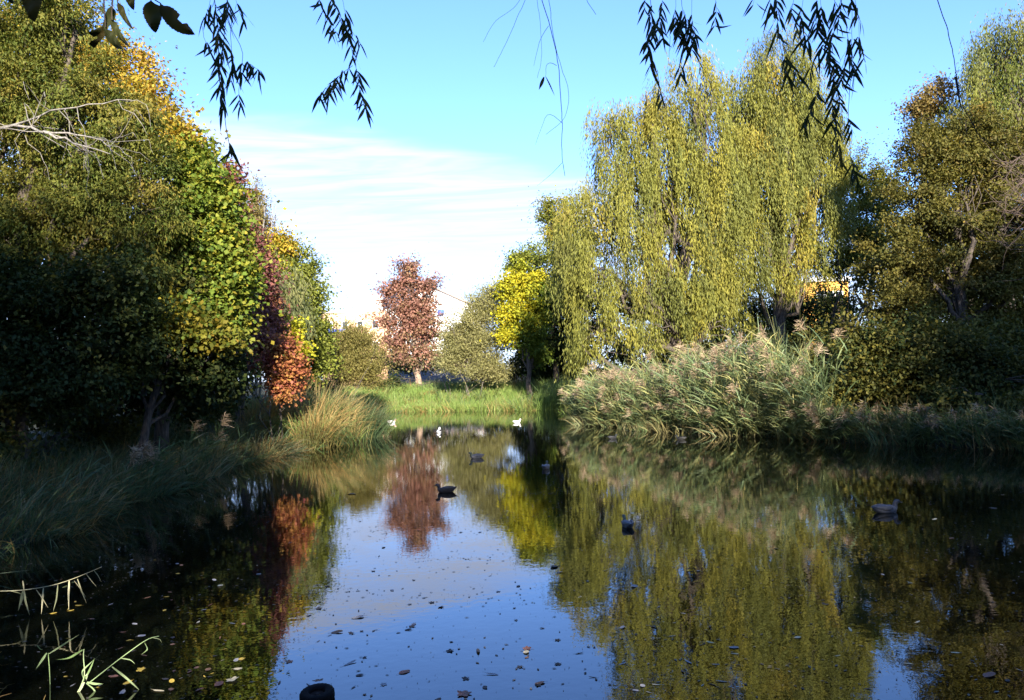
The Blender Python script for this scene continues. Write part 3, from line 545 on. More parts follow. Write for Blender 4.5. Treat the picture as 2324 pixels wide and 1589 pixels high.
REEDG = [(3, (.17, .24, .10)), (2, (.22, .28, .12)), (2, (.30, .31, .12)), (1.3, (.46, .40, .14)), (1, (.11, .16, .07))]
PLUME = [(3, (.50, .37, .23)), (2, (.42, .30, .19)), (1, (.60, .46, .30))]
def reeds(pts, h, lean, lpal, ppal, plume=0.6, nl=11, leaf=.55, lwid=.034):
    n = len(pts); H = h * (0.72 + .4 * rng.random(n)); d = unit(np.array(lean) + rng.normal(size=(n, 3)) * np.array((.16, .16, 0)) + np.array((0, 0, 1.0)))
    col = pick(lpal, n); st = ribbons(pts, d, H, np.full(n, .014), np.full(n, .35), col * .9, 5, .6)
    def along(t, i): return pts[i] + d[i] * (H[i] * t)[:, None] - np.array((0, 0, 1.0)) * (0.16 * H[i] * t ** 2.2)[:, None]
    m = n * nl; i = np.repeat(np.arange(n), nl); t = np.tile(np.linspace(.12, .96, nl), n) + rng.normal(size=m) * .03
    ld = rdir(m) * np.array((1, 1, .2)) + d[i] * .9 + np.array((lean[0], lean[1], 0)) * 1.4
    c2 = col[i] * (.7 + .6 * rng.random((m, 1))); j = rng.random(m) < .25; c2[j] = pick(lpal, int(j.sum()))
    lf = ribbons(along(t, i), ld, leaf * (.6 + .7 * rng.random(m)), lwid * (.7 + .6 * rng.random(m)), 1.2 * (.4 + rng.random(m)), c2, 4, .95)
    ip = np.where(rng.random(n) < plume)[0]; pl = None
    if len(ip):
        k = 70; i = np.repeat(ip, k); m = len(i); t = rng.random(m); ps = along(np.full(m, .98), i) + d[i] * (t * .34)[:, None]
        hd = rdir(m) * np.array((1, 1, .5)) + np.array((lean[0] * 2, lean[1] * 2, -.25)) + d[i] * .5
        pl = ribbons(ps, hd, .30 * (.5 + .8 * rng.random(m)) * (1.15 - .6 * t), np.full(m, .02), np.full(m, .8), pick(ppal, n)[i] * (.75 + .5 * rng.random((m, 1))), 3, .8)
    return join([st, lf]), pl
def reed_bed(name, label, px_pts, n, h, lean, plume, lpal=REEDG, depth=3.0, **kw):
    a = np.array([G(x, y)[:2] for x, y in px_pts]); tt = np.linspace(0, 1, len(a)); s = rng.random(n)
    q = np.column_stack([np.interp(s, tt, a[:, i]) for i in range(2)]); q[:, 1] += rng.random(n) * depth - .25; q[:, 0] += rng.normal(size=n) * .25
    p = np.column_stack((q, ground_z(q).clip(-.1)))
    hv = h(s, p) if callable(h) else np.full(n, h)
    (v, f, t), pl = reeds(p, hv, lean, lpal, PLUME, plume, **kw)
    root = bpy.data.objects.new(name, None); C.objects.link(root); root.location = tuple(p.mean(0)); tag(root, label, 'reeds', kind='stuff')
    mesh('reed_leaves', v, f, GRASS, root, t)
    if pl: mesh('reed_plumes', pl[0], pl[1], DRY, root, pl[2])
    return root
front = [(1345, 958), (1365, 965), (1420, 970), (1600, 984), (1790, 996), (1900, 1001)]
reed_bed('reed_bed', 'dense bed of tall reeds with tan feathery plumes below the willow', front, 1250, lambda s, p: (1.45 + 1.95 * np.clip(s * 1.25, 0, 1)) * (.7 + .5 * rng.random(len(s))), (-.22, -.2, 0), .17, depth=5.5, leaf=.7, lwid=.042)
reed_bed('reed_bed', 'low drooping green reeds along the front of the plumed bed', front, 420, 1.3, (-.2, -.45, 0), .15, depth=.9, leaf=.6)
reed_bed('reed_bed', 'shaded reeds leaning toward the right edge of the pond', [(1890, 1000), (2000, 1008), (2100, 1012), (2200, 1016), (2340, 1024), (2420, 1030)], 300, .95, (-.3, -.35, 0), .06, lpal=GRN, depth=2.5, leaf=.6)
reed_bed('reed_bed', 'few tall dark reeds standing over the left bank grass', [(150, 1190), (240, 1160), (330, 1120), (420, 1080), (520, 1040)], 46, 1.5, (.35, -.2, 0), .12, lpal=BLUEGRN, depth=3, leaf=.5)
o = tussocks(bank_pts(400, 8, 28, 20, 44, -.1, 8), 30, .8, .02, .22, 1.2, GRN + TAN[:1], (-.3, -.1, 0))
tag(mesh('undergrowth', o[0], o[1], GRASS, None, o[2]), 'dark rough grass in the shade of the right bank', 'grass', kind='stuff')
# ------------------------------------------------------------------ overhanging trees and their hanging branches
def blade(pts, wd, facing=None, prof=None):
    """a flat leaf blade along a polyline"""
    pts = np.asarray(pts, float); n = len(pts); t = np.linspace(0, 1, n); tg = unit(np.gradient(pts, axis=0))
    fc = np.array((0.15, 1.0, 0.1)) if facing is None else np.asarray(facing, float); sd = unit(np.cross(tg, fc))
    wv = wd * (np.sin(np.pi * (0.08 + 0.92 * t) ** 0.75) if prof is None else prof(t)); wv = np.maximum(wv, wd * .03)
    V = np.stack((pts - sd * wv[:, None] * .5, pts + sd * wv[:, None] * .5), 1).reshape(-1, 3); i = np.arange(n - 1) * 2
    return V, np.stack((i, i + 1, i + 3, i + 2), 1)
def smooth_line(p, n):
    p = np.asarray(p, float); s = np.concatenate(([0], np.cumsum(np.linalg.norm(np.diff(p, axis=0), axis=1)))); t = np.linspace(0, s[-1], n)
    q = np.column_stack([np.interp(t, s, p[:, i]) for i in range(p.shape[1])])
    for _ in range(3): q[1:-1] = (q[:-2] + 2 * q[1:-1] + q[2:]) / 4
    return q
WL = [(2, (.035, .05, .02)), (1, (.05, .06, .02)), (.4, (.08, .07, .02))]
S1 = lambda L_: [(x * .3336, y * .3336) for x, y in L_]
S3 = lambda L_: [(1210 + x * .4791, y * .4791) for x, y in L_]
LIMBZ = 6.1
def hanging(parent, strands, Y, name='hanging_branch', label=None):
    """strands: (points in photo pixels, list of leafy y-ranges as fractions, spacing) ; the first strand climbs to the limb"""
    K, Lf = [], []
    for si, (pts, rng_, rad) in enumerate(strands):
        Ys = Y + rng.normal() * .12
        p = [P(x, y, Ys) for x, y in pts]
        if pts[0][1] <= 2:
            a = p[0]; p = [np.array((a[0] + rng.normal() * .1, Ys - .05, LIMBZ)), a + np.array((rng.normal() * .03, 0, .6))] + p
        n = max(8, int(np.linalg.norm(np.diff(np.array(p), axis=0), axis=1).sum() / .029)); q = smooth_line(p, n)
        q += np.cumsum(rng.normal(size=q.shape), 0) * .0016
        K.append(tube(q, np.linspace(rad, rad * .45, n), 5))
        top = P(pts[0][0], max(pts[0][1], 0), Ys)[2]; bot = p[-1][2]
        for lo, hi in rng_:
            z0, z1 = top + (bot - top) * lo, top + (bot - top) * hi
            ii = [i for i in range(n) if z1 - .01 <= q[i][2] <= z0 + .01]; side = 1
            for i in ii:
                for _ in range(2 if rng.random() < .8 else 1):
                    side = -side; d = unit(np.array((side * (.25 + .35 * rng.random()), rng.normal() * .45, -.85 + rng.normal() * .15)))
                    ln = .068 + .042 * rng.random(); c = np.array((0, rng.normal() * .02, -.016 * rng.random())); s = q[i] + rng.normal(size=3) * .004
                    mid = [s, s + d * ln * .3, s + d * ln * .62 + c, s + d * ln + c * 2.4]
                    v, f = blade(smooth_line(mid, 7), .0125 + .006 * rng.random(), facing=unit(np.array((0, 1, 0)) + rng.normal(size=3) * .7), prof=lambda t: np.sin(np.pi * np.clip(.06 + .94 * t, 0, 1) ** .8))
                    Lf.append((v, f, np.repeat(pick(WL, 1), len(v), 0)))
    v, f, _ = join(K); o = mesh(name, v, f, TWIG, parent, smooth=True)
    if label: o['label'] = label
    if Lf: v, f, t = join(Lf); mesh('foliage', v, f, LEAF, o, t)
    return o
wb = np.array((3.5, -6.0, gz(3.5, -6.0)))
wil = thing('overhanging_willow', 'willow on the near bank whose dark twigs hang into the top of the view', 'tree', wb)
blobs = [('w', (-3.6, -8, 11.0), (2.5, 3, 3.0)), ('w', (-.8, -8, 10.8), (2.6, 3, 2.9)), ('w', (2.4, -8, 10.3), (3.6, 3.2, 3.0)), ('w', (5.6, -7.5, 9.3), (3.0, 3.0, 2.8)), ('w', (9.6, -7.5, 8.2), (3.2, 3.0, 3.6)), ('w', (-1.2, -6.5, 7.6), (4, 2.6, 2)), ('w', (4, -6.5, 7.4), (3.8, 3, 2.2))]
(V, F, T), geo, tips = crown_mesh(blobs, 0, 34000, .28, CAST, k=22, clump=.75, aspect=.45, boughs=False, inner=.15, lump=.2)
mesh('crown', V, F, LEAF, wil, T); (tv, tf, _), (kv, kf, _) = skeleton(wb, geo, tips, .38, 8)
LM = [wob(wb + (0, 0, 4.6), (x, 4.6, LIMBZ + .03), 9, .03, .12) for x in (-1.9, .1, 1.9, 2.6)] 
lt = [tube(l, np.linspace(.11, .03, 9), 7) for l in LM] + [tube(wob((-2.2, 4.55, LIMBZ + .02), (3.0, 4.55, LIMBZ + .02), 12, .004), np.full(12, .025), 6)]
mesh('trunk', tv, tf, BARK, wil, smooth=True); v, f, _ = join([(kv, kf)] + lt); mesh('branches', v, f, BARK, wil, smooth=True)
hanging(wil, [(S1([(1450, 0), (1475, 200), (1480, 400), (1490, 600), (1520, 750), (1535, 900), (1550, 1000), (1560, 1090)]), [(.0, .2), (.32, .42), (.50, .68), (.9, .97)], .0042),
              (S1([(1540, 0), (1520, 250), (1500, 450), (1490, 560)]), [(0, .25), (.5, .95)], .003), (S1([(1420, 0), (1400, 90), (1375, 130)]), [(.1, .9)], .002),
              (S1([(1560, 0), (1570, 150), (1675, 350), (1660, 500), (1640, 660), (1660, 720)]), [(0, .12), (.58, .7), (.9, 1)], .003),
              (S1([(1580, 90), (1570, 280), (1600, 450), (1580, 540)]), [(.55, 1)], .002), (S1([(1590, 0), (1615, 80), (1640, 130)]), [(.2, .9)], .002),
              (S1([(1680, 420), (1730, 460), (1770, 490)]), [(.1, .9)], .0018), (S1([(1375, 180), (1390, 290), (1440, 330)]), [(.8, 1)], .0015), (S1([(1470, 200), (1500, 260), (1490, 300)]), [(.2, .9)], .0015)], 4.6,
        label='leafy willow twig hanging nearest the broad toothed leaves')
hanging(wil, [([(742, 0), (765, 30), (790, 90), (800, 150), (815, 215), (824, 255)], [(0, .5), (.6, 1)], .003), ([(725, 0), (740, 20), (760, 60), (775, 75)], [(.0, 1)], .002), ([(775, 0), (790, 60), (815, 100)], [(.2, 1)], .002),
              ([(800, 148), (772, 172), (745, 200), (727, 222)], [(.1, 1)], .0018), ([(770, 175), (750, 205), (745, 220)], [(.2, 1)], .0012)], 4.7, label='shorter leafy willow twig hanging over the cloud bank')
hanging(wil, [([(1225, 0), (1245, 60), (1262, 150), (1275, 260), (1276, 370), (1282, 402)], [], .0035), ([(1240, 0), (1255, 100), (1287, 205), (1278, 265), (1235, 300)], [], .0022), ([(1200, 0), (1150, 110), (1125, 165)], [], .0022),
              ([(1180, 0), (1120, 40), (1098, 85)], [], .0018), ([(1325, 0), (1340, 20), (1352, 36)], [], .003), ([(1276, 370), (1255, 395), (1222, 425)], [], .0014), ([(1262, 150), (1240, 140), (1238, 178)], [(.9, 1)], .0015),
              ([(1245, 60), (1225, 90), (1215, 150)], [], .0015), ([(1276, 280), (1240, 250), (1215, 330)], [], .0014), ([(1215, 0), (1226, 70), (1232, 130), (1222, 180)], [], .0018)], 4.5, name='bare_hanging_branch', label='leafless willow twigs hanging over the clear sky')
hanging(wil, [(S3([(560, 0), (570, 120), (545, 190), (560, 300), (575, 360)]), [(.1, .45), (.5, 1)], .003), (S3([(620, 0), (600, 100), (630, 180)]), [(0, 1)], .002), (S3([(690, 0), (700, 90), (740, 150), (735, 260)]), [(.2, 1)], .0025),
              (S3([(775, 0), (770, 100), (790, 180)]), [(.4, 1)], .002), (S3([(650, 170), (650, 280), (640, 330)]), [], .0014), (S3([(725, 150), (710, 270), (702, 345)]), [(.0, .3), (.85, 1)], .0015), (S3([(660, 0), (655, 80), (670, 160)]), [(.3, 1)], .002),
              (S3([(530, 0), (525, 30), (520, 45)]), [(0, 1)], .0015), (S3([(590, 330), (605, 420), (625, 500)]), [(.55, 1)], .0014), (S3([(600, 80), (560, 140), (535, 200)]), [(.2, 1)], .0015), (S3([(690, 90), (700, 150), (690, 170)]), [(0, 1)], .0015)], 4.6,
        label='leafy willow twigs hanging before the left crest of the great willow')
hanging(wil, [(S3([(880, 0), (882, 60), (875, 120)]), [(.1, 1)], .002)], 4.6, label='single small leafy willow twig hanging on its own')
hanging(wil, [(S3([(1150, 0), (1150, 70), (1160, 170), (1175, 250), (1190, 330), (1210, 370)]), [(0, .55), (.75, 1)], .003), (S3([(1060, 0), (1050, 30)]), [(0, 1)], .0015), (S3([(1230, 0), (1205, 60), (1235, 150), (1280, 200)]), [(.1, 1)], .002),
              (S3([(1290, 0), (1270, 100), (1300, 190)]), [(.2, 1)], .002), (S3([(1350, 0), (1340, 90), (1360, 160)]), [(0, 1)], .0025), (S3([(1420, 0), (1440, 80), (1390, 180), (1340, 240), (1300, 355)]), [(0, .2), (.4, 1)], .0025),
              (S3([(1460, 0), (1440, 100), (1385, 250), (1425, 380), (1410, 560)]), [(0, 1)], .0035), (S3([(1500, 0), (1505, 150), (1500, 250), (1525, 370)]), [(0, .1), (.5, 1)], .0022), (S3([(1530, 0), (1550, 60), (1545, 180), (1572, 280)]), [(.1, .3), (.6, 1)], .002),
              (S3([(1500, 360), (1490, 560), (1500, 620), (1525, 640)]), [(.75, 1)], .002), (S3([(1425, 540), (1460, 680), (1455, 750)]), [(.1, 1)], .0025), (S3([(1490, 560), (1500, 740), (1530, 850)]), [(.6, 1)], .002), (S3([(1355, 400), (1330, 500), (1285, 575)]), [(.1, .6), (.7, 1)], .002),
              (S3([(1380, 0), (1390, 100), (1370, 140)]), [(.2, 1)], .002), (S3([(1400, 300), (1440, 400), (1455, 500)]), [(.3, 1)], .002), (S3([(1480, 100), (1500, 200), (1470, 320)]), [(.3, 1)], .002), (S3([(1190, 220), (1230, 330), (1260, 360)]), [(.3, 1)], .0014), (S3([(1410, 260), (1450, 330), (1460, 390)]), [(0, 1)], .002), (S3([(1120, 0), (1125, 60)]), [(0, 1)], .0015)], 4.5,
        label='thickest leafy willow twigs hanging before the tallest willow')
hanging(wil, [([(2130, 0), (2160, 110), (2170, 200), (2185, 245), (2225, 320), (2250, 326)], [], .004), ([(2168, 175), (2172, 215), (2183, 245)], [], .007)], 4.4, name='bare_hanging_branch', label='single long bare twig curving at the upper right')
# the broad leaved tree whose branch reaches into the upper left corner
eb = np.array((-6.5, -7.0, gz(-6.5, -7.0)))
elm = thing('overhanging_elm', 'elm on the near bank with a few broad toothed leaves at the upper left', 'tree', eb)
blobs = [('w', (-6.7, -8, 14.4), (2.2, 2.6, 3.2)), ('w', (-8.9, -8, 15.0), (2.6, 2.6, 3.4)), ('w', (-6.2, -8, 11.4), (2.6, 2.6, 3.0)), ('w', (-11.2, -8, 13.4), (3.0, 3.0, 3.8)), ('w', (-6.2, -7.5, 8.6), (3.6, 3.0, 3.0)), ('w', (-9.5, -7.5, 8.4), (3.4, 2.6, 3.0)), ('w', (-12.6, -8, 10.5), (3.2, 3, 4))]
(V, F, T), geo, tips = crown_mesh(blobs, 0, 34000, .27, CAST, k=22, clump=.75, boughs=False, inner=.15, lump=.2); mesh('crown', V, F, LEAF, elm, T)
(tv, tf, _), (kv, kf, _) = skeleton(eb, geo, tips, .3, 8); mesh('trunk', tv, tf, BARK, elm, smooth=True)
EY = 2.2; hub = P(330, -190, EY); lb = tube(wob(eb + (0, 0, 4.2), hub, 9, .03, .1), np.linspace(.07, .012, 9), 6)
v, f, _ = join([(kv, kf), lb]); mesh('branches', v, f, BARK, elm, smooth=True)
tw = []
for pts in ([(705, 0), (708, 80), (718, 185)], [(775, 0), (740, 110), (760, 135)], [(1010, 0), (1030, 10)], [(1010, 0), (1060, 8), (1095, 25)], [(865, 0), (868, -20)], [(790, -20), (800, 15)], [(200, -30), (150, -120)]):
    p = [P(x * .3336, y * .3336, EY) for x, y in pts]; p = p if pts[-1][1] < -10 else [hub, P(pts[0][0] * .3336, -60, EY)] + p
    if pts[-1][1] < -10: p = [hub] + p[::-1]
    q = smooth_line(p, 14); tw.append(tube(q, np.linspace(.004, .0016, 14), 5))
v, f, _ = join(tw); br = mesh('leafy_branch', v, f, TWIG, elm, smooth=True)
def broad_leaf(parent, a, b, wpx, curl, tear=0):
    a, b = P(a[0] * .3336, a[1] * .3336, EY), P(b[0] * .3336, b[1] * .3336, EY + .01); ln = np.linalg.norm(b - a); wd = wpx * .3336 * EY / FPX
    t = np.linspace(0, 1, 41); env = np.sin(np.pi * t ** .8) ** .75 * (1 - .15 * t); ser = 1 - .13 * ((t * 16) % 1) * (t > .06) * (t < .97)
    d = (b - a) / ln; sd = unit(np.cross(d, np.array((0, 1.0, 0)))); V, F = [], []
    for i, tt in enumerate(t):
        c = a + (b - a) * tt + sd * curl * ln * math.sin(tt * 3.14) * .5
        for k, u in enumerate((-1, -.5, 0, .5, 1)):
            hw = wd * .5 * env[i] * (ser[i] if abs(u) == 1 else 1) * (1 - tear * (u > 0) * (abs(tt - .62) < .1) * .6)
            V.append(c + sd * u * hw + np.array((0, 1, 0)) * (.012 * abs(u) + .01 * math.sin(tt * 5 + u * 2)))
    for i in range(40):
        for k in range(4): j = i * 5 + k; F.append((j, j + 1, j + 6, j + 5))
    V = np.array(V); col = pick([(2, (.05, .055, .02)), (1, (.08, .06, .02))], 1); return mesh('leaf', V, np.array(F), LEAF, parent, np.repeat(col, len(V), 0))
for a, b, wpx, cu, te in (((1030, 5), (1037, 205), 165, 0, 0), ((1090, 22), (1310, 222), 125, -.14, 1), ((868, -70), (888, 50), 90, 0, 0), ((800, 12), (886, 185), 52, -.1, 0), ((752, 125), (860, 300), 55, -.12, 0),
                          ((758, 45), (612, 235), 85, .25, 0), ((700, 180), (615, 310), 70, .1, 0), ((718, 190), (812, 322), 80, -.1, 0), ((205, -90), (205, 130), 175, 0, 0), ((20, -90), (60, 10), 80, .1, 0)):
    broad_leaf(br, a, b, wpx, cu, te)

# ------------------------------------------------------------------ buildings
def boxv(x0, x1, y0, y1, z0, z1):
    V = np.array([(x, y, z) for z in (z0, z1) for y in (y0, y1) for x in (x0, x1)], float)
    return V, np.array([(0, 2, 3, 1), (4, 5, 7, 6), (0, 1, 5, 4), (2, 6, 7, 3), (0, 4, 6, 2), (1, 3, 7, 5)])
TERRA = noise_mat('terracotta_render', (.58, .34, .20), (.66, .41, .26), .8, .9); CREAM = noise_mat('cream_render', (.68, .60, .52), (.78, .72, .64), .6, .9)
WHITE = noise_mat('white_render', (.74, .72, .70), (.82, .81, .79), .5, .9); ROOF = noise_mat('roof_tile', (.30, .24, .21), (.42, .34, .30), 3, .9, (1, 6, 1)); BLUE = noise_mat('blue_cloth', (.05, .10, .42), (.09, .16, .55), 2, .7)
GLASS = noise_mat('dark_glass', (.02, .025, .03), (.05, .06, .07), .4, .15, spec=.5); CONC = noise_mat('grey_concrete', (.13, .13, .14), (.22, .21, .22), .7, .95, c3=(.17, .16, .17)); METAL = noise_mat('antenna_metal', (.25, .25, .26), (.35, .35, .36), 2, .4)
ORANGE = noise_mat('orange_render', (.62, .30, .06), (.72, .38, .09), .7, .9); PINK = noise_mat('pink_tile', (.42, .26, .24), (.52, .34, .30), 3, .9)
def windows(root, y, xs, zs, w=1.1, h=1.4):
    for x in xs:
        for z in zs:
            fr_ = mesh('window', *join([boxv(x - w / 2 - .1, x + w / 2 + .1, y - .06, y + .05, z - .1, z), boxv(x - w / 2 - .1, x + w / 2 + .1, y - .06, y + .05, z + h, z + h + .1), boxv(x - w / 2 - .1, x - w / 2, y - .06, y + .05, z, z + h), boxv(x + w / 2, x + w / 2 + .1, y - .06, y + .05, z, z + h)])[:2], WHITE, root)
            mesh('pane', *boxv(x - w / 2, x + w / 2, y - .03, y + .05, z, z + h), GLASS, fr_)
Yb = 112; a, b_ = P(728, 712, Yb), P(905, 712, Yb); g0 = gz(a[0], Yb) - .3
r_ = thing('apartment_building', 'terracotta flat roofed building behind the rounded olive shrub', 'building', ((a[0] + b_[0]) / 2, Yb + 6, g0))
mesh('wall', *boxv(a[0], b_[0], Yb, Yb + 12, g0, a[2]), TERRA, r_); mesh('parapet', *boxv(a[0] - .15, b_[0] + .15, Yb - .15, Yb + 12.15, a[2] + .002, a[2] + .35), CREAM, r_)
p0, p1 = P(802, 672, Yb + 3), P(862, 672, Yb + 3); mesh('roof_house', *boxv(p0[0], p1[0], Yb + 3, Yb + 9, a[2] + .36, p0[2]), CREAM, r_)
windows(r_, Yb, np.linspace(a[0] + 1.2, b_[0] - 1.2, 5), (a[2] - 2.3, a[2] - 5.3), .7, 1.0)
aw = P(755, 748, Yb - 1); mesh('awning', *boxv(aw[0] - 1.6, aw[0] + 1.6, Yb - 1.2, Yb - .01, aw[2] - .35, aw[2]), BLUE, r_)
for px in (760, 775, 783, 812): 
    q = P(px, 705, Yb + 4); hh = 1.5 + rng.random() * 1.6; z0 = a[2] + .3 if px < 800 else p0[2]
    mesh('antenna', *join([tube([(q[0], q[1], z0), (q[0], q[1], z0 + hh)], .035, 5)] + [tube([(q[0] - .5, q[1], z0 + hh * k), (q[0] + .5, q[1], z0 + hh * k)], .02, 4) for k in (.75, .85, .95)])[:2], METAL, r_)
Yh = 104; l, rgt = P(884, 700, Yh), P(1092, 700, Yh); rd0, e0 = P(975, 650, Yh), P(1092, 702, Yh); g0 = gz(l[0], Yh) - .3; zl = e0[2]
r_ = thing('house', 'white gabled house behind the dusty red tree', 'building', ((l[0] + rgt[0]) / 2, Yh + 6, g0))
pr = [(l[0], g0), (rgt[0], g0), (rgt[0], zl), (rd0[0], rd0[2]), (l[0], zl)]; V = np.array([(x, Yh, z) for x, z in pr] + [(x, Yh + 12, z) for x, z in pr])
mesh('wall', V, [np.array([(0, 1, 2, 3, 4), (9, 8, 7, 6, 5)]), np.array([(0, 5, 6, 1), (1, 6, 7, 2), (4, 9, 5, 0)])], WHITE, r_)
for sx in ((rgt[0] + .5, zl - .22, rd0[0], rd0[2]), (l[0] - .5, zl - .22, rd0[0], rd0[2])):
    x0, z0, x1, z1 = sx; V = np.array([(x0, Yh - .4, z0), (x1, Yh - .4, z1), (x1, Yh + 12.4, z1), (x0, Yh + 12.4, z0), (x0, Yh - .4, z0 + .2), (x1, Yh - .4, z1 + .2), (x1, Yh + 12.4, z1 + .2), (x0, Yh + 12.4, z0 + .2)])
    mesh('roof', V, np.array([(0, 3, 2, 1), (4, 5, 6, 7), (0, 1, 5, 4), (1, 2, 6, 5), (2, 3, 7, 6), (3, 0, 4, 7)]), ROOF, r_)
windows(r_, Yh, np.linspace(l[0] + 1.4, rgt[0] - 1.4, 4), (g0 + 2.2, g0 + 5.4)); q = P(1000, 708, Yh - .8); mesh('awning', *boxv(q[0] - .4, q[0] + .4, Yh - .7, Yh - .01, q[2] - .3, q[2] + .3), BLUE, r_)
q = P(1048, 690, Yh + 4); mesh('chimney', *boxv(q[0] - .25, q[0] + .25, Yh + 3.5, Yh + 4.2, zl, zl + 2.1), TERRA, r_)
Yo = 96; l, rgt = P(1838, 640, Yo), P(1925, 640, Yo); g0 = gz(l[0], Yo) - .3
r_ = thing('house', 'orange house glimpsed through the gap right of the willow', 'building', ((l[0] + rgt[0]) / 2, Yo + 5, g0))
mesh('wall', *boxv(l[0], rgt[0], Yo, Yo + 10, g0, l[2]), ORANGE, r_); mesh('cornice', *boxv(l[0] - .3, rgt[0] + .3, Yo - .3, Yo + 10.3, l[2] + .002, l[2] + .5), WHITE, r_)
windows(r_, Yo, np.linspace(l[0] + 1.2, rgt[0] - 1.2, 3), (l[2] - 2.4, l[2] - 5.6), .8, 1.1)
Yw = 88; l, rgt = P(880, 832, Yw), P(1100, 834, Yw); g0 = gz(l[0], Yw) - .4
r_ = thing('boundary_wall', 'low grey concrete wall behind the red trunk', 'wall', ((l[0] + rgt[0]) / 2, Yw, g0))
mesh('wall_face', *boxv(l[0], rgt[0], Yw, Yw + .25, g0, l[2]), CONC, r_); mesh('coping', *boxv(l[0] - .05, rgt[0] + .05, Yw - .06, Yw + .31, l[2] + .002, l[2] + .14), PINK, r_)

# ------------------------------------------------------------------ ducks
def loft(rings, k=14, sub=3):
    """rings: (x, z, half width, half height[, y]) along a spine in the plane y = 0; returns one closed surface"""
    r = np.array([tuple(q) + ((0,) if len(q) == 4 else ()) for q in rings], float); n = len(r); t = np.linspace(0, n - 1, (n - 1) * sub + 1); i = np.clip(t.astype(int), 0, n - 2); u = (t - i)[:, None]
    g = lambda j: r[np.clip(j, 0, n - 1)]; a, b, c, d = g(i - 1), g(i), g(i + 1), g(i + 2)
    q = .5 * (2 * b + (c - a) * u + (2 * a - 5 * b + 4 * c - d) * u ** 2 + (3 * b - a - 3 * c + d) * u ** 3); q[:, 2:4] = q[:, 2:4].clip(.001)
    ctr = q[:, [0, 4, 1]]; tg = unit(np.gradient(ctr, axis=0)); sd = np.array((0, 1.0, 0)); up = np.cross(tg, sd) * -1
    th = np.linspace(0, 2 * np.pi, k, endpoint=False); m = len(q)
    V = ctr[:, None] + np.cos(th)[None, :, None] * (q[:, 2, None, None] * sd) + np.sin(th)[None, :, None] * (q[:, 3, None, None] * up[:, None])
    ii = np.arange(m - 1)[:, None] * k; j = np.arange(k)[None]; jn = (j + 1) % k
    F = np.stack((ii + j, ii + jn, ii + k + jn, ii + k + j), -1).reshape(-1, 4)
    V = np.vstack((V.reshape(-1, 3), ctr[0], ctr[-1])); e = m * k
    caps = [(e, (a_ + 1) % k, a_) for a_ in range(k)] + [(e + 1, (m - 1) * k + a_, (m - 1) * k + (a_ + 1) % k) for a_ in range(k)]
    return V, [F, np.array(caps)], np.concatenate((np.repeat(t / (n - 1), k), [0, 1]))
FEATHER = leaf_mat('feather', 0.0, 0.6, 0.3)
def duck(label, px, head_ang, body, neck, wing, bill, scale=.8):
    loc = G(*px); root = thing('duck', label, 'duck', loc, 'ducks on the pond', head_ang); root['_local'] = True; root.scale = (scale,) * 3
    B = [(-.30, .125, .012, .006), (-.25, .105, .045, .020), (-.17, .07, .085, .062), (-.05, .052, .112, .092), (.06, .052, .112, .096), (.14, .062, .09, .088), (.185, .092, .064, .064), (.20, .128, .046, .046), (.207, .158, .040, .041), (.224, .192, .042, .044), (.256, .206, .042, .039), (.286, .200, .027, .027), (.298, .196, .012, .012)]
    V, F, t = loft(B); c = np.where((t > .52)[:, None], np.array(neck), np.array(body)); c = c * (.85 + .3 * rng.random((len(V), 1)))
    b = mesh('body', V, F, FEATHER, root, c, True)
    V, F, t = loft([(.283, .196, .014, .013), (.315, .187, .014, .008), (.345, .180, .017, .005), (.361, .180, .010, .003)], 10); mesh('bill', V, F, FEATHER, root, np.tile(np.array(bill), (len(V), 1)), True)
    for s in (-1, 1):
        V, F, t = loft([(-.27, .128, .008, .006, s * .030), (-.20, .118, .020, .028, s * .070), (-.08, .105, .022, .052, s * .104), (.03, .098, .020, .050, s * .108), (.11, .095, .010, .026, s * .092)], 10)
        mesh('wing', V, F, FEATHER, root, np.array(wing) * (.8 + .4 * rng.random((len(V), 1))), True)
        V, F, t = loft([(.253, .214, .002, .002, s * .0395), (.260, .214, .005, .005, s * .0405), (.267, .214, .002, .002, s * .0385)], 8); mesh('eye', V, F, FEATHER, root, np.full((len(V), 3), .01), True)
    return root
BRN, GRY, DRK, WHT = (.08, .05, .035), (.11, .11, .12), (.02, .03, .025), (.55, .53, .51)
duck('brown duck swimming before the reflection of the red tree', (1013, 1117), math.pi + .1, BRN, (.09, .06, .045), (.10, .065, .045), (.16, .10, .04))
duck('dark duck resting near the reflection of the pale house', (1082, 1040), math.pi + .35, (.05, .05, .06), DRK, (.06, .06, .07), (.10, .09, .04), .85)
duck('grey drake swimming away beside the reflection of the yellow tree', (1239, 1064), 1.35, GRY, DRK, (.14, .14, .15), (.25, .22, .06), .8)
duck('grey drake swimming away over the willow reflection', (1424, 1196), 1.75, GRY, (.05, .07, .06), (.15, .14, .14), (.25, .22, .06), .72)
duck('dark grey duck facing right in the black shade of the right bank', (2010, 1163), .12, (.09, .09, .10), (.05, .05, .055), (.08, .08, .09), (.10, .10, .08), .86)
duck('pale duck with pinkish breast drifting by the left point', (888, 960), .1, WHT, (.50, .33, .28), (.62, .55, .52), (.35, .25, .08), .95)
duck('small white duck at the foot of the dark far thicket', (1173, 960), .5, WHT, WHT, WHT, (.40, .26, .08), .85)
duck('white and black duck facing the far bank on the green reflection', (996, 982), 1.5, (.70, .70, .72), (.70, .70, .70), (.03, .03, .035), (.30, .22, .06), .95)
duck('black duck close to the lit reeds', (1390, 996), .4, (.016, .016, .018), (.012, .014, .013), (.018, .018, .02), (.06, .05, .03), .72)
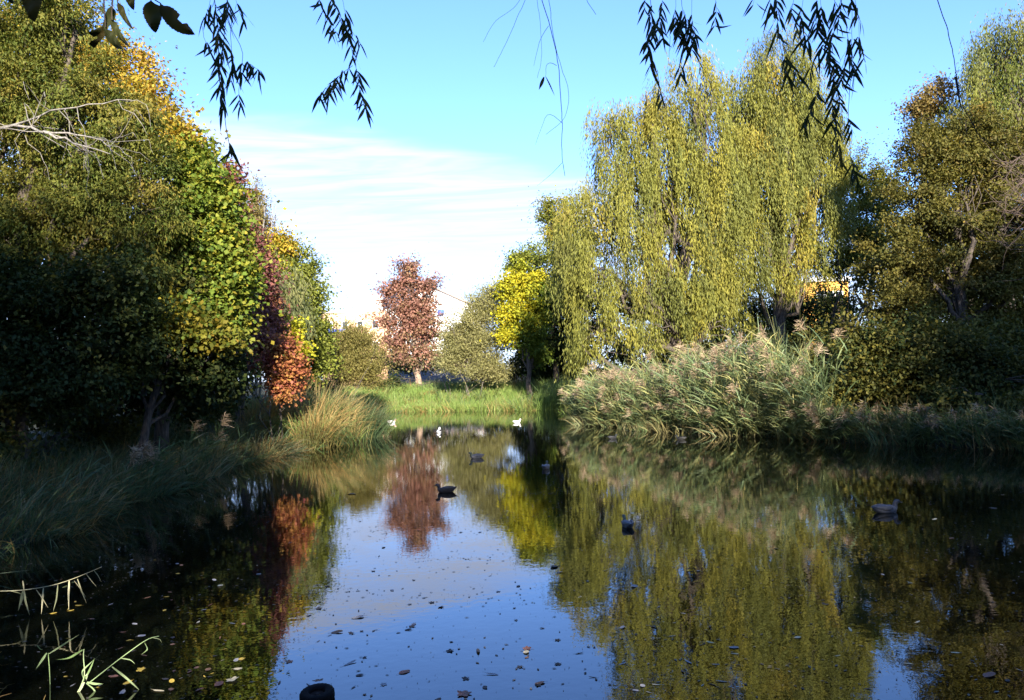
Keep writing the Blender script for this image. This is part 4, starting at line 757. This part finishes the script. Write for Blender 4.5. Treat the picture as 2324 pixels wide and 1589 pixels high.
duck('dark duck in front of the middle of the reed bed', (1546, 998), 2.6, (.018, .017, .016), (.012, .014, .013), (.018, .017, .016), (.06, .05, .03), .72)

# ------------------------------------------------------------------ tyre
RUBBER = noise_mat('wet_rubber', (.003, .003, .003), (.010, .009, .008), 18, .8, spec=.1); RUST = noise_mat('rusty_steel', (.012, .009, .008), (.04, .025, .018), 20, .7)
tl_ = G(720, 1586); ty = thing('tyre', 'small black tyre lying half sunk with leaves on top', 'tyre', tl_ + np.array((0, 0, .028)), rz=.4); ty['_local'] = True; ty.rotation_euler = (.10, -.06, .4)
R0, r0, hz = .098, .040, .042; nu, nv = 72, 20; uu_ = np.linspace(0, 2 * np.pi, nu, endpoint=False); vv_ = np.linspace(0, 2 * np.pi, nv, endpoint=False); U, Vv = np.meshgrid(uu_, vv_, indexing='ij')
sq = lambda c: np.sign(c) * abs(c) ** .6; rad_ = R0 + r0 * sq(np.cos(Vv)) + .004 * ((np.arange(nu) % 3 == 0)[:, None] & (np.cos(Vv) > .45)); V = np.stack((rad_ * np.cos(U), rad_ * np.sin(U), hz * sq(np.sin(Vv))), -1).reshape(-1, 3)
ia = np.arange(nu)[:, None] * nv; ja = np.arange(nv)[None]; ib = ((np.arange(nu) + 1) % nu)[:, None] * nv; jb = (ja + 1) % nv
mesh('casing', V, np.stack((ia + ja, ib + ja, ib + jb, ia + jb), -1).reshape(-1, 4), RUBBER, ty, smooth=True)
th = np.linspace(0, 2 * np.pi, 40, endpoint=False); rr_ = np.array(((.066, -.03), (.064, .012), (.050, .006), (.022, .006), (.020, .016), (.0005, .016)))
V = np.stack([np.column_stack((r * np.cos(th), r * np.sin(th), np.full(40, z))) for r, z in rr_]).reshape(-1, 3); ia = np.arange(5)[:, None] * 40; ja = np.arange(40)[None]; jb = (ja + 1) % 40
mesh('rim', V, np.stack((ia + ja, ia + jb, ia + 40 + jb, ia + 40 + ja), -1).reshape(-1, 4), RUST, ty, smooth=True)

# ------------------------------------------------------------------ fallen leaves on the water
def leaf_shape(kind, seed):
    g = np.random.default_rng(seed); n = 36; t = np.linspace(0, 2 * np.pi, n, endpoint=False)
    if kind == 'lobed': r = .5 * (.62 + .38 * abs(np.cos(2.5 * t)) ** 1.4) * (1 + .06 * np.sin(17 * t))
    elif kind == 'oval': r = .5 / np.sqrt(np.cos(t) ** 2 + (np.sin(t) / .62) ** 2) * (1 + .04 * np.sin(15 * t))
    else: r = .5 / np.sqrt(np.cos(t) ** 2 + (np.sin(t) / .24) ** 2)
    x, y = r * np.cos(t), r * np.sin(t); cu = g.uniform(.1, .5)
    zf = lambda x, y: .02 + cu * (y * y * .9 + .25 * x * x) + .10 * np.sin(x * 5 + g_ph) * abs(y)
    g_ph = g.random() * 6; V = [np.array([(0, 0, .02)]), np.column_stack((x * .5, y * .5, zf(x * .5, y * .5))), np.column_stack((x, y, zf(x, y)))]
    a = np.arange(n); b = (a + 1) % n; F3 = np.column_stack((np.zeros(n, int), 1 + a, 1 + b)); F4 = np.column_stack((1 + a, 1 + n + a, 1 + n + b, 1 + b))
    st = tube([(-.45, 0, .03), (-.62, .02, .05), (-.78, .06, .03)], [.012, .010, .008], 4); V = np.vstack(V)
    return join([(V, [F3, F4]), st])[:2]
LC = {'yellow': (.50, .34, .05), 'brown': (.13, .07, .04), 'dark': (.035, .03, .028), 'grey': (.26, .25, .25), 'cream': (.55, .46, .28), 'rust': (.20, .09, .055)}
lm = {}
for kn in ('lobed', 'oval', 'narrow'):
    for cn, cc in LC.items():
        for sd in range(2):
            V, F = leaf_shape(kn, hash_ := (len(lm) * 7 + sd)); o = mesh('fallen_leaf', V, F, DRY, None, np.array(cc) * (.8 + .4 * rng.random((len(V), 1)))); lm.setdefault((kn, cn), []).append(o.data); bpy.data.objects.remove(o)
SHP = {'lobed': 'lobed', 'oval': 'oval', 'narrow': 'narrow'}
def fall(px, kind, col, size, label, z=.004, grp='fallen leaves floating on the pond'):
    o = bpy.data.objects.new('fallen_leaf', lm[(kind, col)][rng.integers(2)]); C.objects.link(o); p = G(px[0], px[1], z); o.location = (p[0], p[1], z); o.scale = (size, size, size * .8); o.rotation_euler = (rng.normal() * .08, rng.normal() * .08, rng.random() * 6.28)
    return tag(o, label, 'leaf', grp)
fall((527, 1543), 'lobed', 'cream', .125, 'large cream leaf, brightest of the leaves floating at lower left')
fall((497, 1552), 'oval', 'rust', .12, 'rust brown leaf touching the large cream leaf')
fall((548, 1496), 'oval', 'yellow', .07, 'orange yellow leaf at the edge of the dark left reflection'); fall((540, 1518), 'oval', 'cream', .08, 'pale tan leaf just below the orange yellow leaf')
fall((320, 1520), 'lobed', 'yellow', .085, 'bright yellow lobed leaf near the bent green reeds'); fall((360, 1568), 'narrow', 'cream', .13, 'long pale leaf near the lower left corner')
fall((450, 1412), 'narrow', 'cream', .11, 'long pale leaf in the middle of the dark left water'); fall((500, 1329), 'oval', 'cream', .11, 'cream leaf alone on the yellow green reflection')
fall((1053, 1575), 'lobed', 'rust', .13, 'rust brown lobed leaf at the bottom right of the tyre'); fall((1196, 1472), 'lobed', 'rust', .09, 'red brown leaf curled over a white one'); fall((1194, 1480), 'oval', 'cream', .09, 'whitish leaf under the red brown curled leaf')
fall((812, 1401), 'oval', 'grey', .14, 'big grey leaf on the reflected cloud'); fall((765, 1435), 'oval', 'dark', .12, 'dark curled leaf with a long stalk on the reflected cloud'); fall((918, 1525), 'oval', 'rust', .11, 'reddish oval leaf right of the tyre on blue water')
fall((1085, 1477), 'narrow', 'dark', .14, 'long dark leaf in the middle of the blue reflection'); fall((1258, 1286), 'oval', 'dark', .16, 'dark curled leaf at the lower edge of the yellow reflection'); fall((799, 1121), 'oval', 'dark', .2, 'two lobed dark leaf left of the red tree reflection')
fall((1225, 1550), 'oval', 'brown', .09, 'brown leaf below the white and red pair'); fall((795, 1505), 'narrow', 'grey', .15, 'long grey leaf above the tyre'); fall((1117, 1530), 'narrow', 'grey', .12, 'slender grey leaf left of the brown leaf')
fall((2245, 1532), 'oval', 'rust', .13, 'large dull leaf near the lower right corner'); fall((1440, 1330), 'oval', 'grey', .13, 'pale grey leaf on the left part of the willow reflection'); fall((722, 1545), 'lobed', 'brown', .10, 'brown lobed leaf lying on top of the tyre', .072, 'leaves on the tyre')
fall((700, 1556), 'narrow', 'dark', .08, 'narrow dark leaf lying on the rim of the tyre', .074, 'leaves on the tyre')
def zone(n, xr, yr, cols, kinds, word, szr, ok=lambda x, y: True):
    k = 0
    while k < n:
        u = rng.random() ** 1.4; x, y = rng.uniform(*xr), yr[0] + (yr[1] - yr[0]) * rng.random()
        if not ok(x, y) or pond_sd([G(x, y)[:2]])[0] > -.25: continue
        k += 1; cn = cols[rng.integers(len(cols))]; kn = kinds[rng.integers(len(kinds))]
        fall((x, y), kn, cn, rng.uniform(*szr), 'small %s %s leaf floating on the %s' % (cn, SHP[kn], word), .003)
edge_l = lambda x, y: x < 560 - (y - 1500) * .12 + max(0, 1400 - y) * .35
edge_r = lambda x, y: x > 1400 - max(0, 1480 - y) * .85
zone(75, (120, 640), (1270, 1589), ['yellow', 'yellow', 'grey', 'brown', 'rust', 'brown', 'dark'], ['oval', 'narrow', 'oval'], 'dark left reflection', (.035, .085), edge_l)
zone(75, (600, 1420), (1140, 1589), ['dark', 'dark', 'brown', 'grey'], ['oval', 'narrow', 'lobed'], 'blue and white sky reflection', (.035, .085), lambda x, y: not edge_l(x, y) and not edge_r(x, y))
zone(70, (1240, 2320), (1100, 1589), ['grey', 'grey', 'brown', 'dark', 'cream'], ['oval', 'narrow', 'narrow'], 'willow reflection', (.04, .10), edge_r)
n = 18000; q = np.column_stack((rng.uniform(-9, 13, n), 5.6 + 34 * rng.random(n) ** 1.7)); q = q[pond_sd(q) < -.1]; n = len(q)
p = np.column_stack((q, np.full(n, .004))); a = rdir(n) * np.array((1, 1, .0)); sz = .008 + .03 * rng.random(n) ** 3
ck = rng.integers(0, 60, n); cen_ = q[rng.integers(0, n, 60)]; cl = rng.random(n) < .3; p[cl, :2] = cen_[ck[cl]] + rng.normal(size=(int(cl.sum()), 2)) * np.array((.55, .16)); kp = pond_sd(p[:, :2]) < -.05; p, a, sz = p[kp], a[kp], sz[kp]; n = len(p)
v, f, t = leaves(p, a + 1e-4, np.tile((0, 0, 1.0), (n, 1)), sz * 1.6, sz * .7, pick([(3, (.05, .045, .035)), (1, (.25, .2, .12)), (1.5, (.16, .16, .15))], n), 0.05)
tag(mesh('leaf_litter', v, f, DRY, None, t), 'tiny specks and crumbs of leaves scattered over the water', 'leaf litter', kind='stuff')
# leaf litter on the banks
q = np.column_stack((rng.uniform(-22, 28, 60000), rng.uniform(4, 80, 60000))); d = pond_sd(q); q = q[(d > .15) & (d < 12)][:14000]; n = len(q)
p = np.column_stack((q, ground_z(q) + .03)); v, f, t = leaves(p, rdir(n) * np.array((1, 1, .2)), np.tile((0, 0, 1.0), (n, 1)) + rdir(n) * .4, .12, .08, pick(RUSTY + GOLD[:2] + PURPLE[:1], n), .2)
tag(mesh('fallen_leaves', v, f, DRY, None, t), 'fallen brown leaves on the ground of the banks', 'leaf litter', kind='stuff')

# ------------------------------------------------------------------ bent reeds in the lower left corner
S6 = lambda L_, Y: [P(x * .3906, 1150 + y * .3906, Y + dy) for x, y, dy in [(q if len(q) == 3 else (*q, 0)) for q in L_]]
def corner_reed(name, label, stems, lfs, Y, pal):
    allp = [np.array(S6(s, Y)) for s, _ in stems]; b = allp[0][-1].copy(); root = thing(name, label, 'reed', b)
    for (s, r), p3 in zip(stems, allp): q = smooth_line(p3, 16); v, f = tube(q, np.linspace(r * .6, r, 16), 6); mesh('stem', v, f, GRASS, root, np.tile(pick(pal, 1) * 1.15, (len(v), 1)), True)
    for s, wd in lfs:
        q = smooth_line(S6(s, Y), 14); v, f = blade(q, wd, facing=unit(np.array((.2, 1, .5)) + rng.normal(size=3) * .25)); mesh('leaf', v, f, GRASS, root, np.tile(pick(pal, 1) * (.8 + .4 * rng.random()), (len(v), 1)))
PALEG = [(2, (.27, .36, .17)), (1, (.40, .44, .26)), (1, (.18, .26, .10))]; STRAW = [(2, (.44, .40, .25)), (1, (.30, .31, .17))]
corner_reed('bent_reed', 'bent pale reed with a long slanting stem at the lower left', [([(488, 828), (482, 850), (495, 985), (430, 1135)], .006), ([(925, 752), (880, 750), (700, 880), (510, 1030)], .005)],
            [([(480, 832), (400, 882), (325, 890)], .018), ([(495, 1000), (530, 930), (550, 880)], .02), ([(490, 1010), (470, 960), (545, 890)], .016), ([(505, 1020), (550, 1030), (600, 1030)], .02), ([(500, 1025), (545, 1060), (575, 1120)], .02),
             ([(650, 930), (740, 1000), (833, 1088)], .022), ([(490, 1020), (460, 1070), (420, 1130)], .02), ([(840, 790), (860, 830), (820, 860)], .012), ([(880, 760), (930, 770), (940, 790)], .012), ([(700, 880), (760, 890), (785, 915)], .012), ([(495, 985), (510, 970), (500, 1010)], .012)], 6.9, PALEG)
corner_reed('bent_reed', 'short upright reed with one leaf pointing right, left of the bent pale reed', [([(280, 850), (288, 950), (292, 1060)], .005)], [([(285, 855), (370, 800), (462, 742)], .016), ([(272, 850), (245, 890), (208, 945)], .02), ([(215, 805), (235, 830), (250, 830)], .012)], 7.1, PALEG)
corner_reed('arching_reed', 'arching reed with a row of hanging pale leaves at the left edge', [([(590, 350), (500, 390), (330, 455), (130, 488), (-60, 492)], .005)],
            [([(140, 488), (145, 540), (172, 632)], .035), ([(132, 430), (138, 470), (140, 500)], .018), ([(132, 492), (122, 550), (104, 608)], .03), ([(60, 490), (110, 500), (160, 530)], .02), ([(252, 472), (246, 550), (240, 625)], .022), ([(210, 482), (245, 530), (280, 590)], .015), ([(336, 455), (328, 540), (308, 610)], .022),
             ([(402, 430), (398, 520), (400, 600)], .022), ([(450, 420), (470, 480), (502, 560)], .018), ([(430, 430), (470, 480), (500, 530)], .015), ([(500, 390), (530, 430), (565, 470)], .015), ([(545, 370), (570, 400), (590, 440)], .012)], 9.2, STRAW)
